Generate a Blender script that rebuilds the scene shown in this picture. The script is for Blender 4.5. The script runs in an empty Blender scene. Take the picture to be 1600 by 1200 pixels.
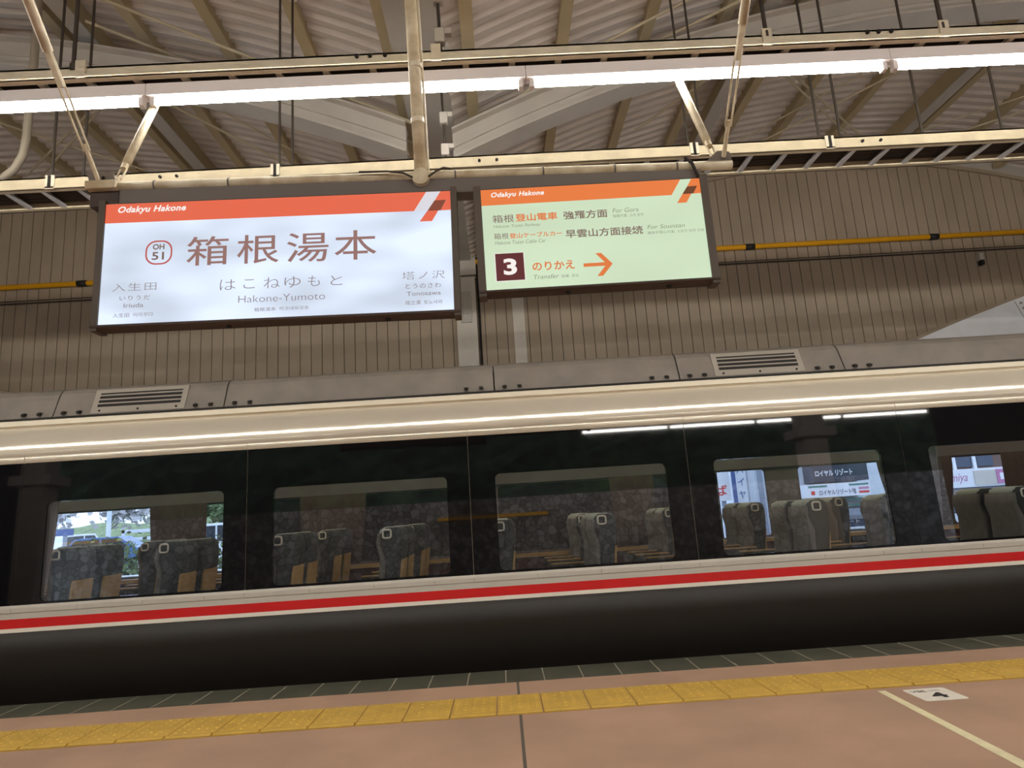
import bpy, math, random
from mathutils import Vector, Matrix
random.seed(7)
SC = bpy.context.scene
COL = SC.collection

# ------------------------------------------------------------------ camera, sky, exposure
cam_data = bpy.data.cameras.new('camera')
cam_data.sensor_width = 36.0
cam_data.lens = 1040.0 / 1600.0 * 36.0
cam_data.clip_start = 0.05
cam_data.clip_end = 300
cam = bpy.data.objects.new('camera', cam_data)
COL.objects.link(cam)
right = Vector((0.9979, -0.0134, -0.06334))
down = Vector((-0.05959, 0.19229, -0.97953))
fwd = Vector((0.0253, 0.98125, 0.19109))
cam.matrix_world = Matrix((
    (right.x, -down.x, -fwd.x, 0.0),
    (right.y, -down.y, -fwd.y, 0.0),
    (right.z, -down.z, -fwd.z, 1.24),
    (0, 0, 0, 1)))
SC.camera = cam

world = bpy.data.worlds.new('overcast_sky')
SC.world = world
world.use_nodes = True
bg = world.node_tree.nodes['Background']
bg.inputs[0].default_value = (0.70, 0.83, 1.0, 1)
bg.inputs[1].default_value = 3.0
SC.view_settings.view_transform = 'Standard'
SC.view_settings.look = 'None'
SC.view_settings.gamma = 1.0
SC.view_settings.exposure = 0.0
SC.view_settings.use_curve_mapping = False

TUBE_STRENGTH = 80.0
REAR_TUBE_STRENGTH = 60.0
FILL_TUBE_STRENGTH = 55.0
CABIN_STRENGTH = 9.0
SIGN_GLOW = 0.92


# ------------------------------------------------------------------ materials
def lin(c):
    c = c / 255.0
    return c / 12.92 if c <= 0.04045 else ((c + 0.055) / 1.055) ** 2.4


def rgb(r, g, b):
    return (lin(r), lin(g), lin(b), 1.0)


MATS = {}


def mat(name, col, rough=0.6, metal=0.0, spec=0.5, vary=0.0, scale=6.0, col2=None, bump=0.0, stretch=(1, 1, 1)):
    m = bpy.data.materials.new(name)
    m.use_nodes = True
    nt = m.node_tree
    b = nt.nodes['Principled BSDF']
    b.inputs['Base Color'].default_value = col
    b.inputs['Roughness'].default_value = rough
    b.inputs['Metallic'].default_value = metal
    b.inputs['Specular IOR Level'].default_value = spec
    if vary > 0 or col2 is not None or bump > 0:
        tc = nt.nodes.new('ShaderNodeTexCoord')
        mp = nt.nodes.new('ShaderNodeMapping')
        mp.inputs['Scale'].default_value = stretch
        nt.links.new(tc.outputs['Object'], mp.inputs['Vector'])
        n = nt.nodes.new('ShaderNodeTexNoise')
        n.inputs['Scale'].default_value = scale
        n.inputs['Detail'].default_value = 6
        nt.links.new(mp.outputs['Vector'], n.inputs['Vector'])
        r = nt.nodes.new('ShaderNodeValToRGB')
        c2 = col2 if col2 is not None else (col[0] * (1 - vary), col[1] * (1 - vary), col[2] * (1 - vary), 1)
        c1 = col if col2 is not None else (min(1, col[0] * (1 + vary)), min(1, col[1] * (1 + vary)), min(1, col[2] * (1 + vary)), 1)
        r.color_ramp.elements[0].position = 0.36
        r.color_ramp.elements[0].color = c2
        r.color_ramp.elements[1].position = 0.64
        r.color_ramp.elements[1].color = c1
        nt.links.new(n.outputs['Fac'], r.inputs['Fac'])
        nt.links.new(r.outputs['Color'], b.inputs['Base Color'])
        if bump > 0:
            bp = nt.nodes.new('ShaderNodeBump')
            bp.inputs['Strength'].default_value = bump
            bp.inputs['Distance'].default_value = 0.01
            nt.links.new(n.outputs['Fac'], bp.inputs['Height'])
            nt.links.new(bp.outputs['Normal'], b.inputs['Normal'])
    MATS[name] = m
    return m


def emit(name, col, strength, base=(0.8, 0.8, 0.8, 1), vary=0.0, scale=1.0, rough=0.35):
    m = mat(name, base, rough)
    nt = m.node_tree
    b = nt.nodes['Principled BSDF']
    b.inputs['Emission Color'].default_value = col
    b.inputs['Emission Strength'].default_value = strength
    if vary > 0:
        tc = nt.nodes.new('ShaderNodeTexCoord')
        mp = nt.nodes.new('ShaderNodeMapping')
        mp.inputs['Scale'].default_value = (0.9, 1, 2.2)
        n = nt.nodes.new('ShaderNodeTexNoise')
        n.inputs['Scale'].default_value = scale
        n.inputs['Detail'].default_value = 1
        nt.links.new(tc.outputs['Object'], mp.inputs['Vector'])
        nt.links.new(mp.outputs['Vector'], n.inputs['Vector'])
        r = nt.nodes.new('ShaderNodeMapRange')
        r.inputs['From Min'].default_value = 0.36
        r.inputs['From Max'].default_value = 0.66
        r.inputs['To Min'].default_value = strength * (1 - vary)
        r.inputs['To Max'].default_value = strength * (1 + vary)
        nt.links.new(n.outputs['Fac'], r.inputs['Value'])
        nt.links.new(r.outputs['Result'], b.inputs['Emission Strength'])
    return m


def glass(name, tint, refl):
    m = bpy.data.materials.new(name)
    m.use_nodes = True
    nt = m.node_tree
    nt.nodes.clear()
    out = nt.nodes.new('ShaderNodeOutputMaterial')
    mix = nt.nodes.new('ShaderNodeMixShader')
    tr = nt.nodes.new('ShaderNodeBsdfTransparent')
    gl = nt.nodes.new('ShaderNodeBsdfGlossy')
    tr.inputs['Color'].default_value = tint
    gl.inputs['Color'].default_value = (0.95, 0.97, 1, 1)
    gl.inputs['Roughness'].default_value = 0.015
    mix.inputs['Fac'].default_value = refl
    nt.links.new(tr.outputs[0], mix.inputs[1])
    nt.links.new(gl.outputs[0], mix.inputs[2])
    nt.links.new(mix.outputs[0], out.inputs[0])
    return m


def stone_material():
    m = mat('retaining_stone', rgb(120, 116, 112), 0.9)
    nt = m.node_tree
    b = nt.nodes['Principled BSDF']
    tc = nt.nodes.new('ShaderNodeTexCoord')
    v = nt.nodes.new('ShaderNodeTexVoronoi')
    v.inputs['Scale'].default_value = 5.0
    ve = nt.nodes.new('ShaderNodeTexVoronoi')
    ve.feature = 'DISTANCE_TO_EDGE'
    ve.inputs['Scale'].default_value = 5.0
    nt.links.new(tc.outputs['Object'], v.inputs['Vector'])
    nt.links.new(tc.outputs['Object'], ve.inputs['Vector'])
    r = nt.nodes.new('ShaderNodeValToRGB')
    r.color_ramp.elements[0].color = rgb(112, 106, 100)
    r.color_ramp.elements[1].color = rgb(190, 184, 178)
    nt.links.new(v.outputs['Color'], r.inputs['Fac'])
    r2 = nt.nodes.new('ShaderNodeValToRGB')
    r2.color_ramp.elements[0].position = 0.0
    r2.color_ramp.elements[0].color = (0.30, 0.28, 0.26, 1)
    r2.color_ramp.elements[1].position = 0.09
    r2.color_ramp.elements[1].color = (1, 1, 1, 1)
    nt.links.new(ve.outputs['Distance'], r2.inputs['Fac'])
    mx = nt.nodes.new('ShaderNodeMix')
    mx.data_type = 'RGBA'
    mx.blend_type = 'MULTIPLY'
    mx.inputs[0].default_value = 1.0
    nt.links.new(r.outputs['Color'], mx.inputs[6])
    nt.links.new(r2.outputs['Color'], mx.inputs[7])
    nt.links.new(mx.outputs[2], b.inputs['Base Color'])
    return m


m_floor = mat('pink_asphalt', rgb(176, 143, 121), 0.75, vary=0.10, scale=1.3, bump=0.05)
m_joint = mat('floor_joint', rgb(92, 84, 76), 0.9)
m_edge = mat('dark_edge_tile', rgb(82, 82, 70), 0.45, vary=0.12, scale=5)
m_grout = mat('edge_grout', rgb(158, 154, 134), 0.9)
m_tactile = mat('tactile_yellow', rgb(202, 164, 70), 0.55, vary=0.10, scale=4)
m_paint = mat('line_paint', rgb(232, 222, 184), 0.7, vary=0.05, scale=12)
m_sticker = mat('sticker_white', rgb(236, 230, 218), 0.6, vary=0.05, scale=9)
m_ink = mat('ink_black', rgb(40, 34, 34), 0.7)
m_inkgrey = mat('ink_grey', rgb(130, 122, 118), 0.7)
m_train = mat('pearl_white_paint', rgb(208, 200, 184), 0.14, metal=0.25, spec=0.5)
m_lipw = mat('gutter_white', rgb(232, 224, 204), 0.4)
m_sill = mat('sill_grey', rgb(196, 192, 184), 0.35)
m_red = mat('vermilion_stripe', rgb(206, 30, 34), 0.35)
m_white = mat('white_stripe', rgb(240, 234, 222), 0.4)
m_skirt = mat('dark_brown_skirt', rgb(31, 26, 22), 0.55, vary=0.06, scale=2)
m_black = mat('black_window_glass', (0.004, 0.004, 0.005, 1), 0.03, spec=0.6)
m_pane = glass('tinted_pane', (0.86, 0.89, 0.92, 1), 0.10)
m_farpane = glass('clear_pane', (0.95, 0.96, 0.98, 1), 0.02)
m_shroud = mat('roof_shroud_grey', rgb(116, 109, 101), 0.5, vary=0.10, scale=5)
m_vent = mat('vent_grey', rgb(146, 139, 129), 0.5)
m_dark = mat('dark_gap', rgb(24, 20, 18), 0.8)
m_cabin = mat('cabin_brown', rgb(96, 72, 62), 0.6)
m_cabinred = mat('cabin_redbrown', rgb(112, 58, 48), 0.6)
m_cabingrey = mat('cabin_grey', rgb(104, 96, 94), 0.6)
m_cabinceil = mat('cabin_ceiling', rgb(220, 214, 204), 0.7)
m_seat = mat('seat_dark_green', rgb(46, 51, 48), 0.85, vary=0.12, scale=14)
m_seatfront = mat('seat_grey_cloth', rgb(104, 98, 90), 0.9, vary=0.10, scale=18)
m_antimac = mat('headrest_cloth', rgb(168, 172, 158), 0.9)
m_tan = mat('tan_wood', rgb(206, 164, 100), 0.5, vary=0.10, scale=5, stretch=(1, 1, 6))
m_grip = mat('grip_silver', rgb(226, 216, 196), 0.4)
m_curtain = mat('curtain_grey', rgb(138, 128, 126), 0.85)
m_curtainb = mat('curtain_brown', rgb(74, 58, 50), 0.85)
m_wall = mat('wall_cladding', rgb(166, 150, 131), 0.6, vary=0.07, scale=1.2)
m_walldark = mat('wall_gap', rgb(54, 47, 40), 0.8)
m_column = mat('column_white', rgb(206, 200, 190), 0.55, vary=0.04, scale=3)
m_gable = mat('gable_steel_white', rgb(242, 242, 246), 0.5, vary=0.03, scale=4)
m_yellow = mat('yellow_pipe', rgb(238, 172, 20), 0.45)
m_blackp = mat('black_coupling', rgb(26, 24, 22), 0.6)
m_roof = mat('roof_sheet', rgb(212, 202, 194), 0.65, vary=0.06, scale=2.5)
m_purlin = mat('purlin_beige', rgb(190, 174, 140), 0.6, vary=0.06, scale=3)
m_girder = mat('girder_grey', rgb(186, 180, 172), 0.55, vary=0.05, scale=3)
m_rack = mat('rack_cream', rgb(222, 212, 190), 0.5, vary=0.08, scale=7)  # shared rack cream, lightened because the near rails get little light
m_rackf = mat('rack_cream_far', rgb(198, 186, 158), 0.5, vary=0.08, scale=7)  # same cream, darkened because the tubes light the far rails strongly
m_galv = mat('rung_galvanised', rgb(196, 196, 198), 0.4, metal=0.2)
m_trough = mat('lamp_trough_white', rgb(250, 244, 246), 0.45)
m_cable = mat('cable_dark', rgb(52, 46, 42), 0.7)
m_rod = mat('hanger_dark', rgb(64, 56, 48), 0.6)
m_brace = mat('brace_cream', rgb(196, 184, 158), 0.55)
m_rust = mat('weathered_cream', rgb(228, 217, 190), 0.6, col2=rgb(190, 172, 140), scale=9, stretch=(1, 1, 1))
m_conduit = mat('conduit_grey', rgb(150, 140, 124), 0.6)
m_frame = mat('sign_frame_brown', rgb(84, 73, 62), 0.5)
m_duct = mat('sign_duct_grey', rgb(112, 104, 98), 0.55)
m_lip = mat('sign_lip_brown', rgb(70, 56, 50), 0.6)
m_tube = emit('tube_glow', (1.0, 0.95, 0.86, 1), TUBE_STRENGTH)
m_tube2 = emit('far_tube_glow', (1.0, 0.95, 0.86, 1), REAR_TUBE_STRENGTH)
m_tube3 = emit('middle_tube_glow', (1.0, 0.95, 0.86, 1), FILL_TUBE_STRENGTH)  # glow of the added fill row
m_cabinlamp = emit('cabin_lamp', (1.0, 0.86, 0.62, 1), CABIN_STRENGTH)


def glow(name, r, g, b, vary=0.0, scale=1.0, k=1.0):
    c = rgb(r, g, b)
    return emit(name, c, SIGN_GLOW * k, base=(c[0] * 0.08, c[1] * 0.08, c[2] * 0.08, 1), vary=vary, scale=scale, rough=0.6)


m_pL = glow('panel_cool_white', 214, 226, 244, vary=0.17, scale=2.2, k=1.12)
m_pR = glow('panel_pale_green', 208, 228, 196, vary=0.05, scale=1.5)
m_hL = glow('header_red_orange', 232, 104, 74)
m_hR = glow('header_orange', 234, 124, 62)
m_txtw = glow('lettering_white', 250, 244, 240)
m_txtk = glow('lettering_brown', 150, 112, 106)
m_txtg = glow('lettering_grey', 138, 124, 128)
m_txtb = glow('lettering_brown_grey', 126, 102, 92)
m_txtl = glow('lettering_sage', 142, 148, 126)
m_txto = glow('lettering_orange', 226, 122, 62)
m_ring = glow('badge_red', 190, 78, 70)
m_mar = glow('square_maroon', 92, 36, 38)
m_emb = glow('emblem_brown', 132, 66, 48)
m_embR = glow('emblem_dark_brown', 104, 58, 30)
m_slash = glow('emblem_pale', 222, 220, 228)
m_slashR = glow('emblem_pale_green', 206, 226, 196)

m_ground = mat('track_ballast', rgb(70, 62, 56), 0.95, vary=0.3, scale=20)
m_tarmac = mat('forecourt_tarmac', rgb(150, 152, 158), 0.9, vary=0.05, scale=3)
m_stone = stone_material()
m_hill = mat('hillside_green', rgb(60, 74, 40), 0.95, col2=rgb(28, 34, 20), scale=2.4)
m_meadow = mat('slope_grass', rgb(140, 158, 110), 0.95, col2=rgb(96, 112, 80), scale=1.6)
m_bark = mat('bark_grey', rgb(128, 118, 118), 0.9)
m_leaf = mat('pale_blossom', rgb(226, 222, 226), 0.9, vary=0.08, scale=5)
m_leafg = mat('shrub_green', rgb(96, 112, 74), 0.9, vary=0.2, scale=6)
m_carw = mat('car_white', rgb(232, 236, 240), 0.3)
m_carb = mat('car_blue', rgb(76, 112, 160), 0.3)
m_carg = mat('car_window', rgb(40, 48, 58), 0.1)
m_tyre = mat('tyre_black', rgb(28, 28, 30), 0.8)
m_bw = mat('facade_white', rgb(214, 220, 230), 0.6, vary=0.04, scale=1.5)
m_bg = mat('facade_grey', rgb(150, 158, 172), 0.6)
m_bbrown = mat('facade_brown', rgb(112, 88, 80), 0.7)
m_shopdark = mat('shop_sign_navy', rgb(48, 54, 72), 0.4)
m_shopwhite = mat('shop_sign_white', rgb(236, 238, 244), 0.5)
m_shoptext = mat('shop_text_grey', rgb(96, 90, 112), 0.6)
m_shopgreen = mat('shop_green', rgb(70, 132, 122), 0.5)
m_shopred = mat('shop_red', rgb(214, 52, 52), 0.5)
m_shopblue = mat('shop_blue', rgb(72, 96, 150), 0.5)
m_shopyel = mat('shop_yellow', rgb(240, 190, 40), 0.5)
m_shopglass = mat('shop_glass', rgb(52, 66, 88), 0.1)
m_pink = mat('shop_pink', rgb(196, 130, 170), 0.6)


# ------------------------------------------------------------------ mesh building
class MB:
    def __init__(self):
        self.v = []
        self.f = []

    def add(self, vs, fs):
        o = len(self.v)
        self.v += [tuple(p) for p in vs]
        self.f += [tuple(i + o for i in f) for f in fs]
        return self

    def box(self, x0, x1, y0, y1, z0, z1):
        return self.add([(x0, y0, z0), (x1, y0, z0), (x1, y1, z0), (x0, y1, z0), (x0, y0, z1), (x1, y0, z1), (x1, y1, z1), (x0, y1, z1)],
                        [(3, 2, 1, 0), (4, 5, 6, 7), (0, 1, 5, 4), (1, 2, 6, 5), (2, 3, 7, 6), (3, 0, 4, 7)])

    def cyl(self, p, q, r, n=10, r2=None):
        p, q = Vector(p), Vector(q)
        r2 = r if r2 is None else r2
        d = (q - p).normalized()
        a = Vector((0, 0, 1)) if abs(d.z) < 0.9 else Vector((1, 0, 0))
        u = d.cross(a).normalized()
        w = d.cross(u)
        vs = []
        for c, rr in ((p, r), (q, r2)):
            for i in range(n):
                t = 2 * math.pi * i / n
                vs.append(c + u * (rr * math.cos(t)) + w * (rr * math.sin(t)))
        fs = [(i, (i + 1) % n, n + (i + 1) % n, n + i) for i in range(n)]
        fs += [tuple(range(n - 1, -1, -1)), tuple(range(n, 2 * n))]
        return self.add(vs, fs)

    def tube(self, pts, r, n=8, closed=False):
        pts = [Vector(p) for p in pts]
        k = len(pts)
        vs = []
        for i, p in enumerate(pts):
            a = pts[(i - 1) % k] if (closed or i > 0) else p
            b = pts[(i + 1) % k] if (closed or i < k - 1) else p
            d = (b - a).normalized()
            g = Vector((0, 1, 0)) if abs(d.y) < 0.9 else Vector((1, 0, 0))
            u = d.cross(g).normalized()
            w = d.cross(u)
            for j in range(n):
                t = 2 * math.pi * j / n
                vs.append(p + u * (r * math.cos(t)) + w * (r * math.sin(t)))
        fs = []
        for i in range(k if closed else k - 1):
            i2 = (i + 1) % k
            for j in range(n):
                fs.append((i * n + j, i * n + (j + 1) % n, i2 * n + (j + 1) % n, i2 * n + j))
        if not closed:
            fs += [tuple(range(n - 1, -1, -1)), tuple(range((k - 1) * n, k * n))]
        return self.add(vs, fs)

    def prism_x(self, prof, x0, x1):          # profile in (y, z)
        n = len(prof)
        vs = [(x0, y, z) for y, z in prof] + [(x1, y, z) for y, z in prof]
        fs = [(i, (i + 1) % n, n + (i + 1) % n, n + i) for i in range(n)] + [tuple(range(n - 1, -1, -1)), tuple(range(n, 2 * n))]
        return self.add(vs, fs)

    def prism_y(self, prof, y0, y1):          # profile in (x, z)
        n = len(prof)
        vs = [(x, y0, z) for x, z in prof] + [(x, y1, z) for x, z in prof]
        fs = [(i, (i + 1) % n, n + (i + 1) % n, n + i) for i in range(n)] + [tuple(range(n - 1, -1, -1)), tuple(range(n, 2 * n))]
        return self.add(vs, fs)

    def prism_z(self, prof, z0, z1):          # profile in (x, y)
        n = len(prof)
        vs = [(x, y, z0) for x, y in prof] + [(x, y, z1) for x, y in prof]
        fs = [(i, (i + 1) % n, n + (i + 1) % n, n + i) for i in range(n)] + [tuple(range(n - 1, -1, -1)), tuple(range(n, 2 * n))]
        return self.add(vs, fs)

    def strip(self, a, b):                     # two open curves of equal length joined by quads
        n = len(a)
        return self.add(list(a) + list(b), [(i, i + 1, n + i + 1, n + i) for i in range(n - 1)])

    def band(self, lower, upper, y0, y1):      # solid between two curves in (x, z)
        prof = list(lower) + list(reversed(upper))
        n = len(lower)
        vs = [(x, y0, z) for x, z in prof] + [(x, y1, z) for x, z in prof]
        N = len(prof)
        fs = [(i, (i + 1) % N, N + (i + 1) % N, N + i) for i in range(N)]
        for i in range(n - 1):
            fs.append((i, i + 1, N - 2 - i, N - 1 - i))
            fs.append((N + N - 1 - i, N + N - 2 - i, N + i + 1, N + i))
        return self.add(vs, fs)

    def xf(self, fn):
        self.v = [tuple(fn(Vector(p))) for p in self.v]
        return self

    def build(self, name, material, parent=None, smooth=False, bevel=0.0):
        off = wloc(parent)
        me = bpy.data.meshes.new(name)
        me.from_pydata([(p[0] - off.x, p[1] - off.y, p[2] - off.z) for p in self.v], [], self.f)
        me.validate()
        me.materials.append(material)
        if smooth:
            me.polygons.foreach_set('use_smooth', [True] * len(me.polygons))
        o = bpy.data.objects.new(name, me)
        COL.objects.link(o)
        if parent is not None:
            o.parent = parent
        if bevel > 0:
            bm = o.modifiers.new('edge', 'BEVEL')
            bm.width = bevel
            bm.segments = 2
            bm.limit_method = 'ANGLE'
        return o


def wloc(o):
    v = Vector((0, 0, 0))
    while o is not None:
        v += o.location
        o = o.parent
    return v


def tag(o, label, cat, group=None):
    o['label'] = label
    o['category'] = cat
    if group:
        o['group'] = group
    return o


def thing(name, loc, label, cat, group=None):
    o = bpy.data.objects.new(name, None)
    o.empty_display_size = 0.1
    COL.objects.link(o)
    o.location = loc
    return tag(o, label, cat, group)


def struct(o):
    o['kind'] = 'structure'
    return o


def copy_tree(o, parent=None):
    c = o.copy()
    COL.objects.link(c)
    if parent is not None:
        c.parent = parent
    for ch in [x for x in COL.objects if x.parent == o]:
        copy_tree(ch, c)
    return c


def lettering(body, offset=0.0, shear=0.0, space=1.0):
    cu = bpy.data.curves.new('lettering', 'FONT')
    cu.body = body
    cu.size = 1.0
    cu.offset = offset
    cu.shear = shear
    cu.space_character = space
    cu.resolution_u = 4
    o = bpy.data.objects.new('lettering', cu)
    COL.objects.link(o)
    dg = bpy.context.evaluated_depsgraph_get()
    me = bpy.data.meshes.new_from_object(o.evaluated_get(dg))
    vs = [(v.co.x, v.co.y) for v in me.vertices]
    fs = [tuple(p.vertices) for p in me.polygons]
    bpy.data.objects.remove(o)
    bpy.data.meshes.remove(me)
    return vs, fs


def fit_text(body, box, place, name, material, parent, offset=0.0, shear=0.0, space=1.0, d=0.0015):
    """box = (u0, v0, u1, v1) in a surface's own measure; place(u, v, d) gives the point."""
    vs, fs = lettering(body, offset, shear, space)
    if not vs:
        return None
    x0, x1 = min(p[0] for p in vs), max(p[0] for p in vs)
    y0, y1 = min(p[1] for p in vs), max(p[1] for p in vs)
    u0, v0, u1, v1 = box
    mb = MB()
    mb.add([place(u0 + (x - x0) / (x1 - x0) * (u1 - u0), v0 + (y - y0) / (y1 - y0) * (v1 - v0), d) for x, y in vs], fs)
    return mb.build(name, material, parent)


def rrect(x0, x1, z0, z1, r, n=5):
    pts = []
    for cx, cz, a in ((x1 - r, z1 - r, 0), (x0 + r, z1 - r, 90), (x0 + r, z0 + r, 180), (x1 - r, z0 + r, 270)):
        for i in range(n + 1):
            t = math.radians(a + 90.0 * i / n)
            pts.append((cx + r * math.cos(t), cz + r * math.sin(t)))
    return pts


# ------------------------------------------------------------------ setting: platform
PX0, PX1 = -14.0, 14.0
mb = MB()
mb.box(PX0, PX1, 4.955, 5.335, -1.1, 0.0)
mb.box(PX0, PX1, -6.6, 4.955, -1.1, 0.0)
floor = struct(mb.build('floor', m_floor))
mb = MB()
for jx in (-10.76, -5.36, 0.036, 5.43, 10.83):
    mb.box(jx - 0.009, jx + 0.009, -6.5, 4.5, -0.02, 0.0012)
    mb.box(jx - 0.009, jx + 0.009, 4.956, 5.33, -0.02, 0.0012)
struct(mb.build('floor_line', m_joint))
mb = MB()
mb.box(PX0, PX1, 5.335, 5.757, -1.1, -0.002)
struct(mb.build('trim_1', m_edge))
mb = MB()
k = -46
while True:
    jx = -0.052 + 0.294 * k
    if jx > 13.6:
        break
    mb.box(jx - 0.0045, jx + 0.0045, 5.337, 5.752, -0.006, -0.0008)
    k += 1
struct(mb.build('trim_2', m_grout))

# tactile strip: one strip, each tile a part
strip = thing('tactile_paving_strip', (0, 4.73, 0), 'yellow tactile warning strip with raised dots along the platform edge', 'tactile paving')
tx = 0.297


def make_tile():
    mb = MB()
    x0, x1, y0, y1 = -tx / 2 + 0.004, tx / 2 - 0.004, 4.507, 4.951
    mb.box(x0, x1, y0, y1, 0.0002, 0.008)
    mb.prism_x([(y0 + 0.012, 0.008), (y0 + 0.02, 0.014), (y0 + 0.045, 0.014), (y0 + 0.053, 0.008)], x0 + 0.004, x1 - 0.004)
    for i in range(5):
        for j in range(6):
            cx = -0.118 + 0.059 * i
            cy = y0 + 0.105 + 0.062 * j
            n = 8
            vs = [(cx + 0.014 * math.cos(2 * math.pi * a / n), cy + 0.014 * math.sin(2 * math.pi * a / n), 0.008) for a in range(n)]
            vs += [(cx + 0.008 * math.cos(2 * math.pi * a / n), cy + 0.008 * math.sin(2 * math.pi * a / n), 0.013) for a in range(n)]
            mb.add(vs, [(a, (a + 1) % n, n + (a + 1) % n, n + a) for a in range(n)] + [tuple(range(n, 2 * n))])
    mb.xf(lambda p: p + Vector((0, 0, 0)))
    return mb.build('tile', m_tactile, strip)


tile0 = make_tile()
first = True
for k in range(-27, 28):
    cx = -0.262 + tx * k
    t = tile0 if first else tile0.copy()
    if not first:
        COL.objects.link(t)
        t.parent = strip
    t.location = (cx, 0, 0)
    first = False

# painted queue line and floor sticker
mb = MB()
mb.add([(2.335, 4.452, 0.0015), (2.287, 4.452, 0.0015), (2.165, 2.2, 0.0015), (2.235, 2.2, 0.0015)], [(0, 1, 2, 3)])
mb.add([(2.335, 4.452, 0.0002), (2.287, 4.452, 0.0002), (2.165, 2.2, 0.0002), (2.235, 2.2, 0.0002)], [(3, 2, 1, 0)])
tag(mb.build('queue_line', m_paint), 'pale cream painted waiting line running back from the yellow tactile strip', 'floor marking')
st = thing('floor_sticker', (2.56, 4.3, 0), 'white floor sticker numbered 4 beside the painted waiting line', 'sticker')
pts = [(x, y) for x, y in rrect(2.43, 2.69, 4.18, 4.435, 0.02, 4)]
mb = MB().prism_z(pts, 0.0002, 0.002)
mb.build('sheet', m_sticker, st)


def on_floor(u, v, d):
    return (u, v, 0.002 + d)


fit_text('4', (2.52, 4.225, 2.612, 4.335), on_floor, 'number', m_ink, st, offset=0.03)
fit_text('VSE', (2.45, 4.355, 2.545, 4.395), on_floor, 'train_name', m_inkgrey, st, offset=0.02)
fit_text('10両', (2.565, 4.36, 2.63, 4.39), on_floor, 'small_print', m_inkgrey, st)

# ------------------------------------------------------------------ setting: track, back wall, column
mb = MB()
mb.box(-16, 16, 5.3, 12, -1.3, -1.05)
struct(mb.build('ground', m_ground))
mb = MB()
mb.box(-40, 40, 11.6, 60, -1.3, -0.10)
struct(mb.build('ground_forecourt', m_tarmac))

RX, LX = 5.87, -6.55       # vault crowns


def roof_z(x):
    p = 12.42
    while x > RX + p / 2:
        x -= p
    while x < LX - p / 2:
        x += p
    if x > -0.37:
        return 6.816 - 0.04 * (x - RX) ** 2
    return 6.86 - 0.04 * (x - LX) ** 2


WY = 10.2


def arch_z(x):
    if -0.37 < x < 12.0:
        return min(6.70 - 0.046 * (x - 5.8) ** 2, roof_z(x) - 0.05)
    return roof_z(x) - 0.10


pitch = 0.172
mb = MB()
x = -13.0
ZJ = 5.03
while x < 13.0:
    xa, xb = x + 0.005, x + pitch - 0.005
    ta, tb = arch_z(xa), arch_z(xb)
    mb.prism_y([(xa, 3.3), (xb, 3.3), (xb, ZJ - 0.008), (xa, ZJ - 0.008)], WY, WY + 0.03)
    mb.prism_y([(xa, ZJ + 0.008), (xb, ZJ + 0.008), (xb, tb), (xa, ta)], WY, WY + 0.03)
    x += pitch
struct(mb.build('wall_far', m_wall))
mb = MB()
n = 160
xs = [-13 + 26.0 * i / n for i in range(n + 1)]
mb.band([(q, 3.3) for q in xs], [(q, roof_z(q) - 0.05) for q in xs], WY + 0.02, WY + 0.10)
struct(mb.build('wall_far_backing', m_walldark))
mb = MB()
mb.band([(q, arch_z(q) - 0.06) for q in xs], [(q, arch_z(q)) for q in xs], WY - 0.05, WY + 0.0)
struct(mb.build('trim_3', m_wall))
mb = MB()
mb.band([(q, arch_z(q)) for q in xs], [(q, roof_z(q) + 0.02) for q in xs], WY - 0.03, WY + 0.02)
struct(mb.build('trim_7', m_girder))
# cladding foot
mb = MB().box(-13, 13, WY - 0.03, WY + 0.1, 3.24, 3.32)
struct(mb.build('trim_4', m_column))

# white steel arch below the cladding, mirrored about the column
for side in (1, -1):
    top = []
    bot = []
    for i in range(15):
        q = 6.2 + 0.5 * i
        z = 4.14 + 0.295 * (q - 8.55) - 0.018 * (q - 8.55) ** 2
        top.append((-0.41 + side * (q + 0.41), z))
        bot.append((-0.41 + side * (q + 0.41), z - 0.75 - 0.02 * (q - 6.2)))
    g = MB().band(bot, top, WY - 0.16, WY - 0.04).build('column_brace', m_gable)
    struct(g)
    struct(MB().band(top, [(a, b + 0.05) for a, b in top], WY - 0.17, WY - 0.02).build('trim_5', m_wall))
    mb = MB()
    q0 = 8.55
    for i in range(2):
        for j in range(4):
            qx = 8.42 + 0.13 * i + 0.03 * j
            zz = 4.14 + 0.295 * (qx - 8.55) - 0.09 - 0.09 * j
            xx = -0.41 + side * (qx + 0.41)
            mb.cyl((xx, WY - 0.16, zz), (xx, WY - 0.18, zz), 0.016, 8)
    mb.build('bolt', m_conduit, g)
    xx = -0.41 + side * (8.33 + 0.41)
    mb = MB()
    mb.add([(xx - 0.006, WY - 0.162, 4.05), (xx + 0.006, WY - 0.162, 4.05), (xx + 0.006 + side * 0.16, WY - 0.162, 3.6), (xx - 0.006 + side * 0.16, WY - 0.162, 3.6)], [(0, 1, 2, 3)])
    mb.build('splice_joint', m_conduit, g)

# column between the two vaults with its fittings
colm = struct(MB().box(-0.54, -0.225, WY - 0.13, WY + 0.12, -1.1, 4.98).build('column', m_column))
struct(MB().box(-0.56, -0.20, WY - 0.16, WY + 0.12, 5.0, 5.32).build('column_head', m_girder))
mb = MB()
mb.box(-0.47, -0.30, WY - 0.16, WY - 0.13, 4.22, 4.72)
mb.box(-0.43, -0.35, WY - 0.18, WY - 0.16, 4.35, 4.72)
mb.build('cover_plate', m_girder, colm)
struct(MB().box(0.345, 0.53, WY - 0.025, WY, 3.3, 5.0).build('trim_6', m_column))
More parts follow.
